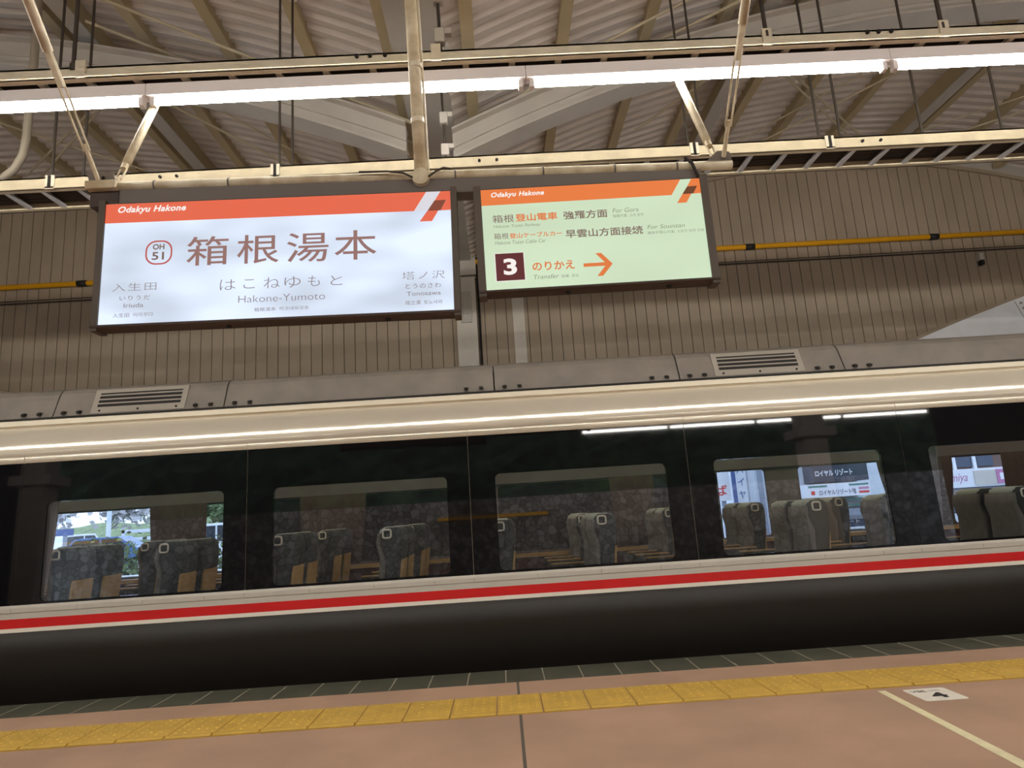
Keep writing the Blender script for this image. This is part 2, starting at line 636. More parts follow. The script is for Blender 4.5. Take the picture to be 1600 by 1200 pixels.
# insulator clamps on the column head
for i, (zz, lab) in enumerate(((5.60, 'white cable clamp high in the gap between the two hanging signs'), (5.42, 'white cable clamp just above the yellow pipe between the two signs'))):
    cl = thing('cable_clamp', (-0.33, WY - 0.2, zz), lab, 'cable clamp')
    MB().box(-0.42, -0.22, WY - 0.25, WY - 0.14, zz + 0.03, zz + 0.10).build('bar', m_galv, cl)
    MB().box(-0.41, -0.35, WY - 0.24, WY - 0.15, zz - 0.09, zz + 0.03).build('hook', m_galv, cl)
    MB().cyl((-0.25, WY - 0.27, zz + 0.065), (-0.25, WY - 0.12, zz + 0.065), 0.028, 10).build('bolt', m_conduit, cl)
# dark strip standing for the shaded gap beside the column
struct(MB().box(-0.20, -0.165, WY - 0.05, WY, 3.3, 5.4).build('wall_slot', m_dark))

# yellow pipe along the wall
yp = thing('yellow_pipe', (0, WY - 0.07, 5.26), 'long yellow protective pipe running along the clad wall', 'pipe')
MB().cyl((-12, WY - 0.07, 5.245), (12, WY - 0.07, 5.245), 0.042, 14).build('pipe_run', m_yellow, yp, smooth=True)
for cx in (-6.43, 4.26, 7.3, -9.6, 10.3):
    MB().cyl((cx - 0.075, WY - 0.07, 5.245), (cx + 0.075, WY - 0.07, 5.245), 0.05, 14).build('coupling', m_blackp, yp, smooth=True)
fx = thing('wall_fixture', (8.02, WY - 0.05, 4.75), 'small white spout fixed to the wall beneath the yellow pipe', 'fixture')
MB().box(7.985, 8.055, WY - 0.08, WY, 4.80, 4.92).build('body', m_column, fx)
MB().box(7.995, 8.045, WY - 0.09, WY, 4.72, 4.80).build('nozzle', m_blackp, fx)
tag(MB().tube([(-12, WY - 0.03, 4.99), (-4, WY - 0.03, 4.975), (4, WY - 0.03, 4.985), (12, WY - 0.03, 4.98)], 0.012, 6).build('wall_cable', m_cable), 'thin dark cable running along the wall below the yellow pipe', 'cable')

# dark block added behind the train to shut out daylight in the middle windows
struct(MB().box(-3.6, 3.28, WY - 0.05, WY + 0.25, -1.1, 3.3).build('wall_lower', m_walldark))

# ------------------------------------------------------------------ setting: vault roof
def roof_skin():
    mb = MB()
    X0, X1, Y0, Y1 = -12.6, 12.6, -7.0, WY + 0.1
    nx = 90
    prof = []
    p = 0.165
    y = Y0
    while y < Y1:
        prof += [(y, 0.0), (y + 0.05, 0.0), (y + 0.0825, 0.045), (y + 0.1325, 0.045)]
        y += p
    prof.append((y, 0.0))
    xs = [X0 + (X1 - X0) * i / nx for i in range(nx + 1)]
    vs = []
    for x in xs:
        z = roof_z(x)
        for (yy, h) in prof:
            vs.append((x, yy, z + h))
    m = len(prof)
    fs = []
    for i in range(nx):
        for j in range(m - 1):
            a = i * m + j
            fs.append((a, a + 1, a + m + 1, a + m))
    mb.add(vs, fs)
    return mb


o = roof_skin().build('ceiling', m_roof)
struct(o)
so = o.modifiers.new('sheet', 'SOLIDIFY')
so.thickness = 0.02
so.offset = 1.0
for px in (-12.2, -11.2, -10.2, -9.2, -8.2, -7.2, -6.3, -5.25, -4.4, -3.45, -2.55, -1.62, -0.78, -0.06, 0.85, 1.78, 2.70, 3.60, 4.50, 5.50, 6.80, 7.70, 8.60, 9.6, 10.6, 11.6):
    z = roof_z(px)
    mb = MB()
    mb.box(px - 0.055, px + 0.055, -6.9, WY - 0.06, z - 0.125, z + 0.01)
    struct(mb.build('ceiling_beam', m_purlin))
for px in (-10.9, -3.97, 3.07, 6.42, 10.4):
    z = roof_z(px)
    mb = MB()
    mb.box(px - 0.02, px + 0.02, -6.9, WY - 0.06, z - 0.30, z - 0.02)
    b = struct(mb.build('roof_beam', m_purlin))
    MB().box(px - 0.085, px + 0.085, -6.9, WY - 0.06, z - 0.315, z - 0.30).build('flange', m_girder, b)

# valley gutter and its dark slot
struct(MB().box(-0.72, -0.27, -6.9, WY - 0.06, 5.24, 5.5).build('ceiling_gutter', m_girder))
struct(MB().box(-0.26, -0.09, -6.9, WY - 0.06, 5.42, 5.46).build('ceiling_slot', m_dark))

# arched girders
for gy in (5.95, -1.5):
    for cx, cz, xa, xb in ((5.78, 6.03, -0.27, 11.9), (-6.46, 5.99, -12.5, -0.72)):
        nn = 48
        xs = [xa + (xb - xa) * i / nn for i in range(nn + 1)]
        lo = [(q, cz - 0.0388 * (q - cx) ** 2) for q in xs]
        up = [(a, b + 0.30) for a, b in lo]
        g = struct(MB().band(lo, up, gy - 0.05, gy + 0.05).build('roof_girder', m_girder))
        MB().band([(a, b - 0.015) for a, b in lo], [(a, b + 0.01) for a, b in lo], gy - 0.13, gy + 0.13).build('flange', m_girder, g)
        MB().band([(a, b - 0.01) for a, b in up], [(a, b + 0.015) for a, b in up], gy - 0.13, gy + 0.13).build('flange', m_girder, g)
        MB().band([(a, b + 0.13) for a, b in lo], [(a, b + 0.15) for a, b in lo], gy - 0.075, gy + 0.05).build('stiffener', m_girder, g)

# unseen end walls, added to keep outside light out of the hall
struct(MB().box(-12.8, -12.6, -7, WY + 0.1, -1.1, 7.0).build('wall_left', m_walldark))
struct(MB().box(12.6, 12.8, -7, WY + 0.1, -1.1, 7.0).build('wall_right', m_walldark))

# ------------------------------------------------------------------ lighting rack: cable trays and lamps
def cable_tray(name, label, yn, yf, z, h, x_first, step, nrungs, m_r, m_b):
    t = thing(name, (0, (yn + yf) / 2, z), label, 'cable tray')
    mb = MB()
    mb.box(-10, 10, yn, yn + 0.012, z - h / 2, z + h / 2)
    mb.box(-10, 10, yn, yn + 0.05, z + h / 2 - 0.012, z + h / 2)
    mb.box(-10, 10, yn - 0.012, yn + 0.05, z - h / 2, z - h / 2 + 0.014)
    mb.build('rail', m_b, t)
    mb = MB()
    mb.box(-10, 10, yf - 0.012, yf, z - h / 2, z + h / 2)
    mb.box(-10, 10, yf - 0.05, yf, z - h / 2, z - h / 2 + 0.012)
    mb.build('rail', m_b, t)
    r0 = MB().box(-0.019, 0.019, yn + 0.012, yf - 0.012, z - h / 2 + 0.002, z - h / 2 + 0.025).build('rung', m_r, t)
    fst = True
    for k in range(nrungs):
        r = r0 if fst else r0.copy()
        if not fst:
            COL.objects.link(r)
            r.parent = t
        r.location = (x_first + step * k, 0, 0)
        fst = False
    return t


near = cable_tray('cable_tray', 'cream cable ladder directly above the row of lit tubes', 3.60, 3.79, 4.005, 0.07, -7.526, 0.287, 53, m_rack, m_rack)
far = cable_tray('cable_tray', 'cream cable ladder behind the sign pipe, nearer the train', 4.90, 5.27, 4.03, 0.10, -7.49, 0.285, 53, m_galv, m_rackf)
for t, zs, xs_, yy in ((far, 4.03, (-3.41, -1.645, 1.72, 2.83), 4.90),):
    for cx in xs_:
        MB().box(cx - 0.035, cx + 0.035, yy - 0.012, yy, zs - 0.055, zs + 0.06).build('joint_clamp', m_rack, t)
        MB().box(cx - 0.01, cx + 0.01, yy - 0.02, yy - 0.012, zs - 0.05, zs + 0.055).build('clamp_bolt', m_dark, t)
for cx in (-2.55, -2.42, -0.02, 0.12, 3.1, 3.25):
    MB().cyl((cx, 4.90, 4.03), (cx, 4.885, 4.03), 0.012, 8).build('bolt', m_dark, far)
for cx in (-0.72, -0.64, -0.55, 2.43, 2.50, 2.58):
    MB().cyl((cx, 3.60, 4.02), (cx, 3.585, 4.02), 0.012, 8).build('bolt', m_dark, near)
for cx in (-0.24, 1.80, 2.91, -2.37):
    MB().box(cx - 0.03, cx + 0.03, 3.585, 3.60, 3.965, 4.075).build('joint_clamp', m_rack, near)
for tr, y0, zz, npc, lab in ((near, 3.64, 3.997, 4, 'dark cable lying in the cream cable ladder above the lit tubes'), (far, 4.965, 4.022, 7, 'dark cable lying in the cream cable ladder behind the sign pipe')):
    for k in range(npc):
        yy = y0 + 0.041 * k
        pts = [(-10 + 2 * i, yy + random.uniform(-0.003, 0.003), zz + 0.018 + random.uniform(0, 0.004)) for i in range(11)]
        tag(MB().tube(pts, 0.0195, 6).build('cable', m_cable), lab, 'cable', 'cables ' + ('above the lit tubes' if tr is near else 'behind the sign pipe'))

GAPS = [-8.9, -6.6, -4.31, -2.016, 0.303, 2.59, 4.90, 7.2, 9.5]  # first and last lamps are unseen, added to brighten the wall
LAMP_LABELS = ['lit fluorescent tube lamp at the very start of the long row',
               'lit fluorescent tube lamp far along the row, before the one over the hillside window',
               'lit fluorescent tube lamp in the row, hanging before the first sloping rod',
               'lit fluorescent tube lamp hanging over the station name sign',
               'lit fluorescent tube lamp hanging over the pale green transfer sign',
               'lit fluorescent tube lamp in the row just past the transfer sign',
               'lit fluorescent tube lamp far along the row, two past the transfer sign',
               'lit fluorescent tube lamp at the very end of the row, past the white arch']


def tube_lamp(xa, xb, y, z, label, mtube, group=None):
    t = thing('tube_lamp', ((xa + xb) / 2, y, z + 0.104), label, 'lamp', group)
    MB().prism_x([(y - 0.018, z + 0.022), (y - 0.036, z + 0.027), (y - 0.036, z + 0.104), (y + 0.036, z + 0.104), (y + 0.036, z + 0.027), (y + 0.018, z + 0.022)], xa + 0.002, xb - 0.002).build('trough', m_trough, t)
    MB().cyl((xa + 0.055, y, z), (xb - 0.055, y, z), 0.021, 14).build('tube', mtube, t, smooth=True)
    for q in (xa + 0.035, xb - 0.035):
        MB().box(q - 0.014, q + 0.014, y - 0.022, y + 0.022, z - 0.03, z + 0.035).build('socket', m_trough, t)
    return t


for i in range(len(GAPS) - 1):
    tube_lamp(GAPS[i], GAPS[i + 1], 3.695, 3.846, LAMP_LABELS[i], m_tube)
for i in range(4):
    tube_lamp(2.28 + 2.43 * i, 2.28 + 2.43 * (i + 1), -6.2, 3.85, 'lit fluorescent tube lamp in the row mirrored in the train windows', m_tube2, 'tube lamps of the opposite row')
for i in range(-5, 5):  # unseen fill row, added to brighten the roof and upper hall
    tube_lamp(0.3 + 2.3 * i, 0.3 + 2.3 * (i + 1), -0.8, 4.1, 'lit fluorescent tube lamp in the row above the middle of the platform', m_tube3, 'tube lamps above the middle of the platform')

# hangers of the trays (thin dark rods up to the roof)
HANG = [(-3.47, 5.0, 0.011, 'dark hanger rod just past the bent grey conduit'), (-3.22, 5.0, 0.011, 'dark hanger rod above the lamp joint by the sloping rod'),
        (-1.645, 5.0, 0.010, 'dark hanger rod at the clamp above the station name sign'), (-1.54, 5.0, 0.010, 'dark hanger rod just beside the one at the clamp above the name sign'),
        (1.71, 5.0, 0.010, 'dark hanger rod at the joint clamp above the transfer sign'), (1.83, 5.0, 0.010, 'dark hanger rod right beside the clamp rod above the transfer sign'),
        (2.81, 5.0, 0.011, 'dark hanger rod where the crossing braces meet the cable ladder'), (2.99, 5.0, 0.011, 'dark hanger rod just past the crossing braces'),
        (3.68, 5.0, 0.011, 'dark hanger rod in front of the arched girder crown'), (4.36, 5.0, 0.011, 'dark hanger rod near the far end of the cable ladder'),
        (1.80, 3.6, 0.013, 'thick dark hanger rod clamped to the upper ladder above the transfer sign'), (2.905, 3.6, 0.013, 'thick dark hanger rod clamped to the upper ladder past the transfer sign'),
        (-2.42, 3.6, 0.012, 'thick dark hanger rod clamped to the upper ladder by the conduit')]
for (hx, hy, r, lab) in HANG:
    zt = roof_z(hx) - 0.12
    zb = 4.06 if hy > 4 else 4.03
    t = thing('hanger_rod', (hx, hy, zb), lab, 'hanger rod')
    MB().cyl((hx, hy, zb), (hx, hy, zt), r, 8).build('rod', m_rod, t)
    MB().box(hx - 0.03, hx + 0.03, hy - 0.03, hy + 0.03, zt - 0.05, zt + 0.02).build('roof_clamp', m_rack, t)
    MB().cyl((hx, hy, zb - 0.01), (hx, hy, zb + 0.03), 0.02, 6).build('nut', m_rod, t)

# conduit bent towards the wall
tag(MB().tube([(-3.70, 5.0, roof_z(-3.7) - 0.1), (-3.69, 5.0, 5.2), (-3.70, 5.0, 4.5), (-3.73, 5.02, 4.36), (-3.82, 5.06, 4.26), (-3.95, 5.1, 4.20), (-4.4, 5.2, 4.17)], 0.031, 10).build('conduit', m_conduit, smooth=True),
    'thick grey conduit dropping from the roof and bending over the cable ladder', 'conduit')

# V hangers of the sign pipe, central pole
def sloping_rod(a, b, label):
    a, b = Vector(a), Vector(b)
    t = thing('sloping_rod', a, label, 'sign hanger rod')
    d = b - a
    MB().cyl(a, a + d * 0.06, 0.012, 8).build('eye_end', m_rust, t)
    MB().tube([a + d * 0.05 + Vector((0.014, 0, 0)), a + d * 0.15 + Vector((0.016, 0, 0))], 0.006, 6).add(
        *(lambda m: (m.v, m.f))(MB().tube([a + d * 0.05 - Vector((0.014, 0, 0)), a + d * 0.15 - Vector((0.016, 0, 0))], 0.006, 6))).build('turnbuckle', m_rust, t)
    MB().cyl(a + d * 0.15, a + d * 0.2, 0.019, 8).build('collar', m_rust, t)
    MB().cyl(a + d * 0.2, b, 0.0235, 10).build('tube_rod', m_rust, t, smooth=True)
    return t


sloping_rod((-2.05, 3.31, 3.125), (-1.96, 0.95, 5.20), 'weathered sloping rod crossing in front of the tubes to the sign pipe end')
sloping_rod((-1.985, 3.36, 3.125), (-2.005, 3.80, 3.955), 'weathered sloping rod rising behind the tubes from the sign pipe end')
sloping_rod((1.318, 3.31, 3.075), (1.24, 0.85, 5.20), 'weathered sloping rod crossing in front of the tubes over the transfer sign')
sloping_rod((1.295, 3.36, 3.075), (1.272, 3.80, 3.955), 'weathered sloping rod rising behind the tubes over the transfer sign')

pole = thing('hanging_pole', (-0.333, 3.335, 3.06), 'weathered cream pole hanging between the signs in front of the tubes', 'pole')
MB().cyl((-0.334, 3.335, 3.06), (-0.375, 3.335, 5.25), 0.034, 16).build('shaft', m_rust, pole, smooth=True)
MB().cyl((-0.293, 3.345, 3.075), (-0.331, 3.345, 5.25), 0.0075, 8).build('conduit', m_rack, pole)
MB().cyl((-0.333, 3.29, 3.045), (-0.333, 3.395, 3.045), 0.047, 20).build('cap', m_rust, pole)
MB().tube([(-0.66, 3.29, 3.085), (-0.51, 3.285, 3.078), (-0.42, 3.28, 3.06), (-0.375, 3.285, 3.035)], 0.006, 6).build('tie_wire', m_rod, pole)
MB().tube([(-0.29, 3.285, 3.035), (-0.25, 3.28, 3.06), (-0.21, 3.29, 3.085), (-0.17, 3.295, 3.08)], 0.006, 6).build('tie_wire', m_rod, pole)
for zz in (3.38, 3.72):
    MB().cyl((-0.34, 3.335, zz), (-0.341, 3.335, zz + 0.03), 0.038, 14).build('clamp_ring', m_rack, pole)
# hook chains under the valley
for (cy, z0, z1, lab) in ((3.62, 4.05, 5.24, 'white hook chain above the upper cable ladder near the central pole'), (4.93, 4.06, 5.24, 'white hook chain on the cable ladder between the two signs')):
    sx = -0.21 * cy / 3.6
    t = thing('hook_chain', (sx, cy, z0), lab, 'hook chain')
    MB().cyl((sx, cy, z0), (sx - 0.02, cy, z1), 0.010, 8).build('rod', m_rod, t)
    for q in (0.08, 0.32, 0.62, 0.86):
        zz = z0 + (z1 - z0) * q
        MB().box(sx - 0.035, sx + 0.03, cy - 0.03, cy + 0.03, zz - 0.05, zz + 0.05).build('shackle', m_girder, t, bevel=0.008)
        MB().box(sx + 0.02, sx + 0.07, cy - 0.02, cy + 0.02, zz + 0.01, zz + 0.05).build('hook', m_girder, t)
tag(MB().tube([(-0.9, 3.75, 4.06), (-0.86, 3.8, 4.14), (-0.78, 3.82, 4.19), (-0.68, 3.84, 4.20), (-0.58, 3.85, 4.17), (-0.5, 3.9, 4.10)], 0.012, 8).build('cable_loop', m_cable),
    'short black cable looping above the upper ladder by the central pole', 'cable')

# roof bracing rods
BR = [((-3.75, 5.82, 6.24), (-3.03, 6.15, 6.06), 'thin pale brace rod above the tubes beside the bent conduit'), ((-3.4, 5.45, 6.16), (-2.25, 5.84, 5.82), 'thin pale brace rod high above the station name sign'),
      ((-6.12, 7.8, 6.55), (-4.95, 8.87, 6.46), 'thin pale brace rod behind the bent conduit, below the tubes'), ((-3.7, 7.0, 6.22), (-2.66, 7.95, 5.95), 'thin pale brace rod running down from the first lamp joint'),
      ((-2.99, 7.03, 6.05), (-2.22, 7.74, 5.81), 'fine brace rod below the tubes over the station name sign'), ((-4.5, 7.3, 6.40), (-6.49, 9.14, 6.56), 'thin pale brace rod crossing the sloping rod below the tubes'),
      ((-4.75, 7.45, 6.43), (-6.56, 9.0, 6.56), 'thin brown brace rod parallel to the one crossing the sloping rod'), ((-2.2, 6.35, 5.80), (-0.85, 6.68, 5.36), 'thin pale brace rod across the arched girder over the name sign'),
      ((2.2, 5.46, 5.98), (1.2, 5.73, 5.66), 'thin brace rod high above the transfer sign'), ((2.75, 5.72, 6.13), (1.85, 6.0, 5.88), 'thin pale brace rod passing the thick hanger above the transfer sign'),
      ((2.75, 6.92, 6.12), (2.02, 7.6, 5.92), 'thin pale brace rod below the tubes over the transfer sign'), ((4.85, 7.65, 6.48), (3.7, 8.82, 6.33), 'fine brace rod below the tubes past the transfer sign'),
      ((5.6, 7.4, 6.52), (4.1, 8.95, 6.39), 'long pale brace rod rising to the lamp joint past the transfer sign'), ((3.7, 7.2, 6.33), (5.4, 8.92, 6.5), 'pale brace rod crossing the long one past the transfer sign'),
      ((3.9, 7.3, 6.36), (5.7, 9.05, 6.51), 'second pale brace rod crossing the long one past the transfer sign'), ((7.6, 8.0, 6.40), (6.71, 8.92, 6.49), 'fine brace rod below the far end of the tubes'),
      ((7.9, 8.25, 6.36), (7.32, 8.87, 6.43), 'pale brace rod below the far end of the tubes, nearer the ladder'), ((-0.19, 6.23, 5.05), (0.66, 5.9, 5.44), 'knee brace rising from the valley over the transfer sign'),
      ((-0.72, 6.12, 5.2), (-1.46, 6.05, 5.53), 'knee brace rising from the valley over the station name sign')]
for i, (a, b, lab) in enumerate(BR):
    r = 0.022 if i >= 17 else (0.015 if 'fine' not in lab else 0.010)
    a, b = Vector(a), Vector(b)
    d = (b - a)
    tag(MB().cyl(a - d * 0.08, b + d * 0.08, r, 8).build('brace_rod', m_brace), lab, 'brace rod')

# ------------------------------------------------------------------ hanging signs
sp = thing('sign_pipe', (-0.34, 3.335, 3.07), 'weathered cream pipe from which both lit signs hang', 'pipe')
pz = lambda x: 3.097 - 0.01726 * (x + 2.044)
MB().cyl((-1.95, 3.335, pz(-1.95)), (1.365, 3.335, pz(1.365)), 0.025, 16).build('pipe_run', m_rust, sp, smooth=True)
MB().box(-2.112, -1.95, 3.29, 3.38, 3.07, 3.118).build('end_block', m_rust, sp, bevel=0.006)
MB().prism_y([(-2.10, 3.118), (-1.965, 3.118), (-1.98, 3.168), (-2.01, 3.18), (-2.10, 3.176), (-2.13, 3.19)], 3.32, 3.332).build('gusset', m_duct, sp)
MB().cyl((-2.03, 3.322, 3.143), (-2.03, 3.316, 3.143), 0.009, 8).build('bolt', m_dark, sp)
MB().prism_y([(1.225, 3.06), (1.365, 3.06), (1.357, 3.11), (1.32, 3.118), (1.29, 3.118)], 3.32, 3.332).build('gusset', m_duct, sp)
for cx in (-1.76, -1.365, -0.147, 0.33, 0.72, 1.06):
    MB().cyl((cx - 0.0045, 3.335, pz(cx)), (cx + 0.0045, 3.335, pz(cx)), 0.028, 14).build('band', m_duct, sp)
# support duct under the pipe
MB().prism_y([(-1.943, pz(-1.943) - 0.02), (-1.943, 2.97), (1.188, 2.945), (1.188, pz(1.188) - 0.02)], 3.325, 3.425).build('support_duct', m_duct, sp)
MB().box(-2.10, -1.95, 3.33, 3.42, 2.985, 3.07).build('end_bracket', m_lip, sp)
MB().tube([(1.10, 3.30, 3.08), (1.137, 3.30, 3.044), (1.155, 3.30, 2.985), (1.173, 3.315, 2.94)], 0.009, 8).build('lead_wire', m_cable, sp)


def hung_sign(name, label, cx, cz, W, H, ang, depth, side, lip):
    ca, sa = math.cos(ang), math.sin(ang)
    fy = 3.3

    def loc(x, y, z):
        return (cx + x * ca - z * sa, y, cz + x * sa + z * ca)

    def R(p):
        return loc(p.x, p.y, p.z)
    t = thing(name, (cx, fy + depth / 2, cz), label, 'sign')
    hw, hh = W / 2, H / 2
    MB().box(-hw, hw, fy + 0.012, fy + depth, -hh - 0.01, hh + 0.012).xf(R).build('housing', m_frame, t)
    for s in (-1, 1):
        a, b = (hw, hw + side) if s > 0 else (-hw - side, -hw)
        MB().box(a, b, fy - 0.012, fy + depth + 0.01, -hh - 0.03, hh + 0.02).xf(R).build('side_frame', m_frame, t)
    MB().prism_x([(fy - 0.015, -hh), (fy - 0.018, -hh - lip * 0.6), (fy, -hh - lip), (fy + depth, -hh - lip), (fy + depth, -hh), (fy + 0.01, -hh)], -hw - side, hw + side).xf(R).build('bottom_frame', m_lip, t)
    for q in (-0.28, 0.62):
        MB().cyl((hw * q, fy + 0.02, -hh - lip - 0.012), (hw * q, fy + 0.02, -hh - lip), 0.014, 8).xf(R).build('latch', m_dark, t)

    def place(u, v, d):
        return loc(-hw + u * W, fy - 0.001 - d, hh - v * H)
    return t, place


def poly(place, pts, name, material, parent, d):
    return MB().add([place(u, v, d) for u, v in pts], [tuple(range(len(pts)))]).build(name, material, parent)


sl, PL = hung_sign('station_name_sign', 'backlit white station name sign with red-orange header band', -1.0905, 2.632, 1.8157, 0.6651, -0.0135, 0.075, 0.033, 0.022)
sp_ = MB()
sp_.add([PL(0, 0, 0), PL(1, 0, 0), PL(1, 1, 0), PL(0, 1, 0)], [(0, 1, 2, 3)])
sp_.build('face', m_pL, sl)
poly(PL, [(0, 0), (0.929, 0), (0.892, 0.162), (0, 0.162)], 'header_band', m_hL, sl, 0.001)
poly(PL, [(0.929, 0), (0.971, 0), (0.9375, 0.155), (0.9, 0.162), (0.892, 0.162)], 'emblem_slash', m_slash, sl, 0.001)
poly(PL, [(0.9715, 0), (1, 0), (1, 0.162), (0.9697, 0.1645), (0.987, 0.0757), (0.953, 0.0775)], 'emblem_corner', m_hL, sl, 0.001)
poly(PL, [(0.953, 0.0775), (0.987, 0.0757), (0.9697, 0.1649), (0.9316, 0.1649)], 'emblem_block', m_emb, sl, 0.002)
poly(PL, [(0.9312, 0.165), (0.9635, 0.165), (0.9442, 0.2532), (0.9083, 0.2532)], 'emblem_tail', m_hL, sl, 0.002)
fit_text('Odakyu Hakone', (0.0358, 0.094, 0.2312, 0.024), PL, 'header_lettering', m_txtw, sl, offset=0.03, shear=0.25, space=1.08, d=0.003)
fit_text('OH', (0.1417, 0.4003, 0.1749, 0.3528), PL, 'badge_letters', m_txtb, sl, offset=0.03, d=0.003)
fit_text('51', (0.1404, 0.4852, 0.1748, 0.42), PL, 'badge_number', m_txtb, sl, offset=0.02, d=0.003)
ru0, rv0, ru1, rv1 = 0.1212, 0.3237, 0.1974, 0.5242
WL, HL = 1.8157, 0.6651
outer = rrect(ru0 * WL, ru1 * WL, rv0 * HL, rv1 * HL, 0.055, 8)
inner = rrect(ru0 * WL + 0.008, ru1 * WL - 0.008, rv0 * HL + 0.008, rv1 * HL - 0.008, 0.048, 8)
n = len(outer)
MB().add([PL(a / WL, b / HL, 0.002) for a, b in outer] + [PL(a / WL, b / HL, 0.002) for a, b in inner],
         [(i, (i + 1) % n, n + (i + 1) % n, n + i) for i in range(n)]).build('badge_ring', m_ring, sl)
for ch, bx in (('箱', (0.2389, 0.5465, 0.3573, 0.3063)), ('根', (0.3827, 0.5481, 0.5021, 0.3089)), ('湯', (0.5244, 0.5534, 0.6441, 0.3093)), ('本', (0.6613, 0.5522, 0.7821, 0.3052))):
    fit_text(ch, bx, PL, 'station_name_character', m_txtk, sl, offset=0.004, d=0.003)
for ch, a, b, v0, v1 in (('は', 570, 635, 0.757, 0.672), ('こ', 668, 715, 0.752, 0.678), ('ね', 752, 818, 0.757, 0.670), ('ゆ', 838, 905, 0.760, 0.668), ('も', 935, 985, 0.755, 0.670), ('と', 1030, 1080, 0.755, 0.676)):
    fit_text(ch, (0.3369 + (a - 570) / 510 * 0.3476, v0, 0.3369 + (b - 570) / 510 * 0.3476, v1), PL, 'kana_character', m_txtg, sl, offset=-0.012, d=0.003)
fit_text('Hakone-Yumoto', (0.3902, 0.8657, 0.6347, 0.8100), PL, 'roman_reading', m_txtg, sl, offset=-0.012, space=1.0, d=0.003)
fit_text('箱根湯本  하코네유모토', (0.4358, 0.9420, 0.5895, 0.9110), PL, 'small_print', m_txtg, sl, d=0.003)
fit_text('入生田', (0.0338, 0.7306, 0.1578, 0.6672), PL, 'neighbour_name', m_txtg, sl, offset=-0.012, space=1.15, d=0.003)
fit_text('いりうだ', (0.0565, 0.8065, 0.1418, 0.7700), PL, 'neighbour_kana', m_txtg, sl, space=1.2, d=0.003)
fit_text('Iriuda', (0.0694, 0.8653, 0.1240, 0.8309), PL, 'neighbour_roman', m_txtg, sl, d=0.003)
fit_text('入生田  이리우다', (0.0412, 0.9425, 0.1532, 0.9080), PL, 'small_print', m_txtg, sl, d=0.003)
fit_text('塔ノ沢', (0.8543, 0.7356, 0.9758, 0.6703), PL, 'neighbour_name', m_txtg, sl, offset=-0.012, space=1.15, d=0.003)
fit_text('とうのさわ', (0.8637, 0.8096, 0.9641, 0.7702), PL, 'neighbour_kana', m_txtg, sl, space=1.15, d=0.003)
fit_text('Tonosawa', (0.8664, 0.8685, 0.9632, 0.8349), PL, 'neighbour_roman', m_txtg, sl, d=0.003)
fit_text('塔之澤  토노사와', (0.8622, 0.9425, 0.9675, 0.9085), PL, 'small_print', m_txtg, sl, d=0.003)

sr, PR = hung_sign('transfer_sign', 'backlit pale green transfer sign with orange arrow and number 3', 0.575, 2.665, 1.1814, 0.5669, 0.003, 0.075, 0.04, 0.02)
MB().add([PR(0, 0, 0), PR(1, 0, 0), PR(1, 1, 0), PR(0, 1, 0)], [(0, 1, 2, 3)]).build('face', m_pR, sr)
poly(PR, [(0, 0), (0.913, 0), (0.8646, 0.156), (0, 0.16)], 'header_band', m_hR, sr, 0.001)
poly(PR, [(0.9628, 0), (1, 0), (1, 0.151), (0.9636, 0.1526), (0.9863, 0.0759), (0.94, 0.0781)], 'emblem_corner', m_hR, sr, 0.001)
poly(PR, [(0.94, 0.0781), (0.9863, 0.0759), (0.9636, 0.1526), (0.9142, 0.1524)], 'emblem_block', m_embR, sr, 0.002)
poly(PR, [(0.9142, 0.1524), (0.9554, 0.1526), (0.9281, 0.2405), (0.8854, 0.2409)], 'emblem_tail', m_hR, sr, 0.002)
fit_text('Odakyu Hakone', (0.0457, 0.096, 0.2863, 0.032), PR, 'header_lettering', m_txtw, sr, offset=0.03, shear=0.25, space=1.08, d=0.003)
fit_text('箱根', (0.0458, 0.34, 0.1424, 0.2621), PR, 'line_name_grey', m_txtb, sr, d=0.003, offset=0.004)
fit_text('登山電車', (0.1485, 0.338, 0.338, 0.2617), PR, 'line_name_orange', m_txto, sr, d=0.003, offset=0.02)
fit_text('強羅方面', (0.3652, 0.345, 0.564, 0.2612), PR, 'destination', m_txtb, sr, d=0.003, offset=0.016)
fit_text('For Gora', (0.5885, 0.3041, 0.7062, 0.2599), PR, 'destination_roman', m_txtl, sr, shear=0.2, d=0.003)
fit_text('強羅方面  고라 방면', (0.5873, 0.3520, 0.7257, 0.3206), PR, 'small_print', m_txtl, sr, d=0.003)
fit_text('Hakone Tozan Railway', (0.0483, 0.3985, 0.259, 0.3625), PR, 'line_name_roman', m_txtl, sr, shear=0.2, d=0.003)
fit_text('箱根', (0.0477, 0.5042, 0.1132, 0.4445), PR, 'line_name_grey', m_txtb, sr, d=0.003)
fit_text('登山ケーブルカー', (0.1173, 0.5020, 0.3518, 0.4500), PR, 'line_name_orange', m_txto, sr, d=0.003, offset=0.016)
fit_text('早雲山方面接続', (0.368, 0.5302, 0.7162, 0.4473), PR, 'destination', m_txtb, sr, d=0.003, offset=0.016)
fit_text('For Sounzan', (0.7374, 0.4865, 0.9069, 0.4457), PR, 'destination_roman', m_txtl, sr, shear=0.2, d=0.003)
fit_text('連接早雲山方面  소운잔 방면 연결', (0.7352, 0.5374, 0.9900, 0.5095), PR, 'small_print', m_txtl, sr, d=0.003)
fit_text('Hakone Tozan Cable Car', (0.0504, 0.5570, 0.2775, 0.5215), PR, 'line_name_roman', m_txtl, sr, shear=0.2, d=0.003)
poly(PR, [(0.0440, 0.640), (0.1755, 0.640), (0.1755, 0.9155), (0.0440, 0.9155)], 'number_border', m_txtw, sr, 0.001)
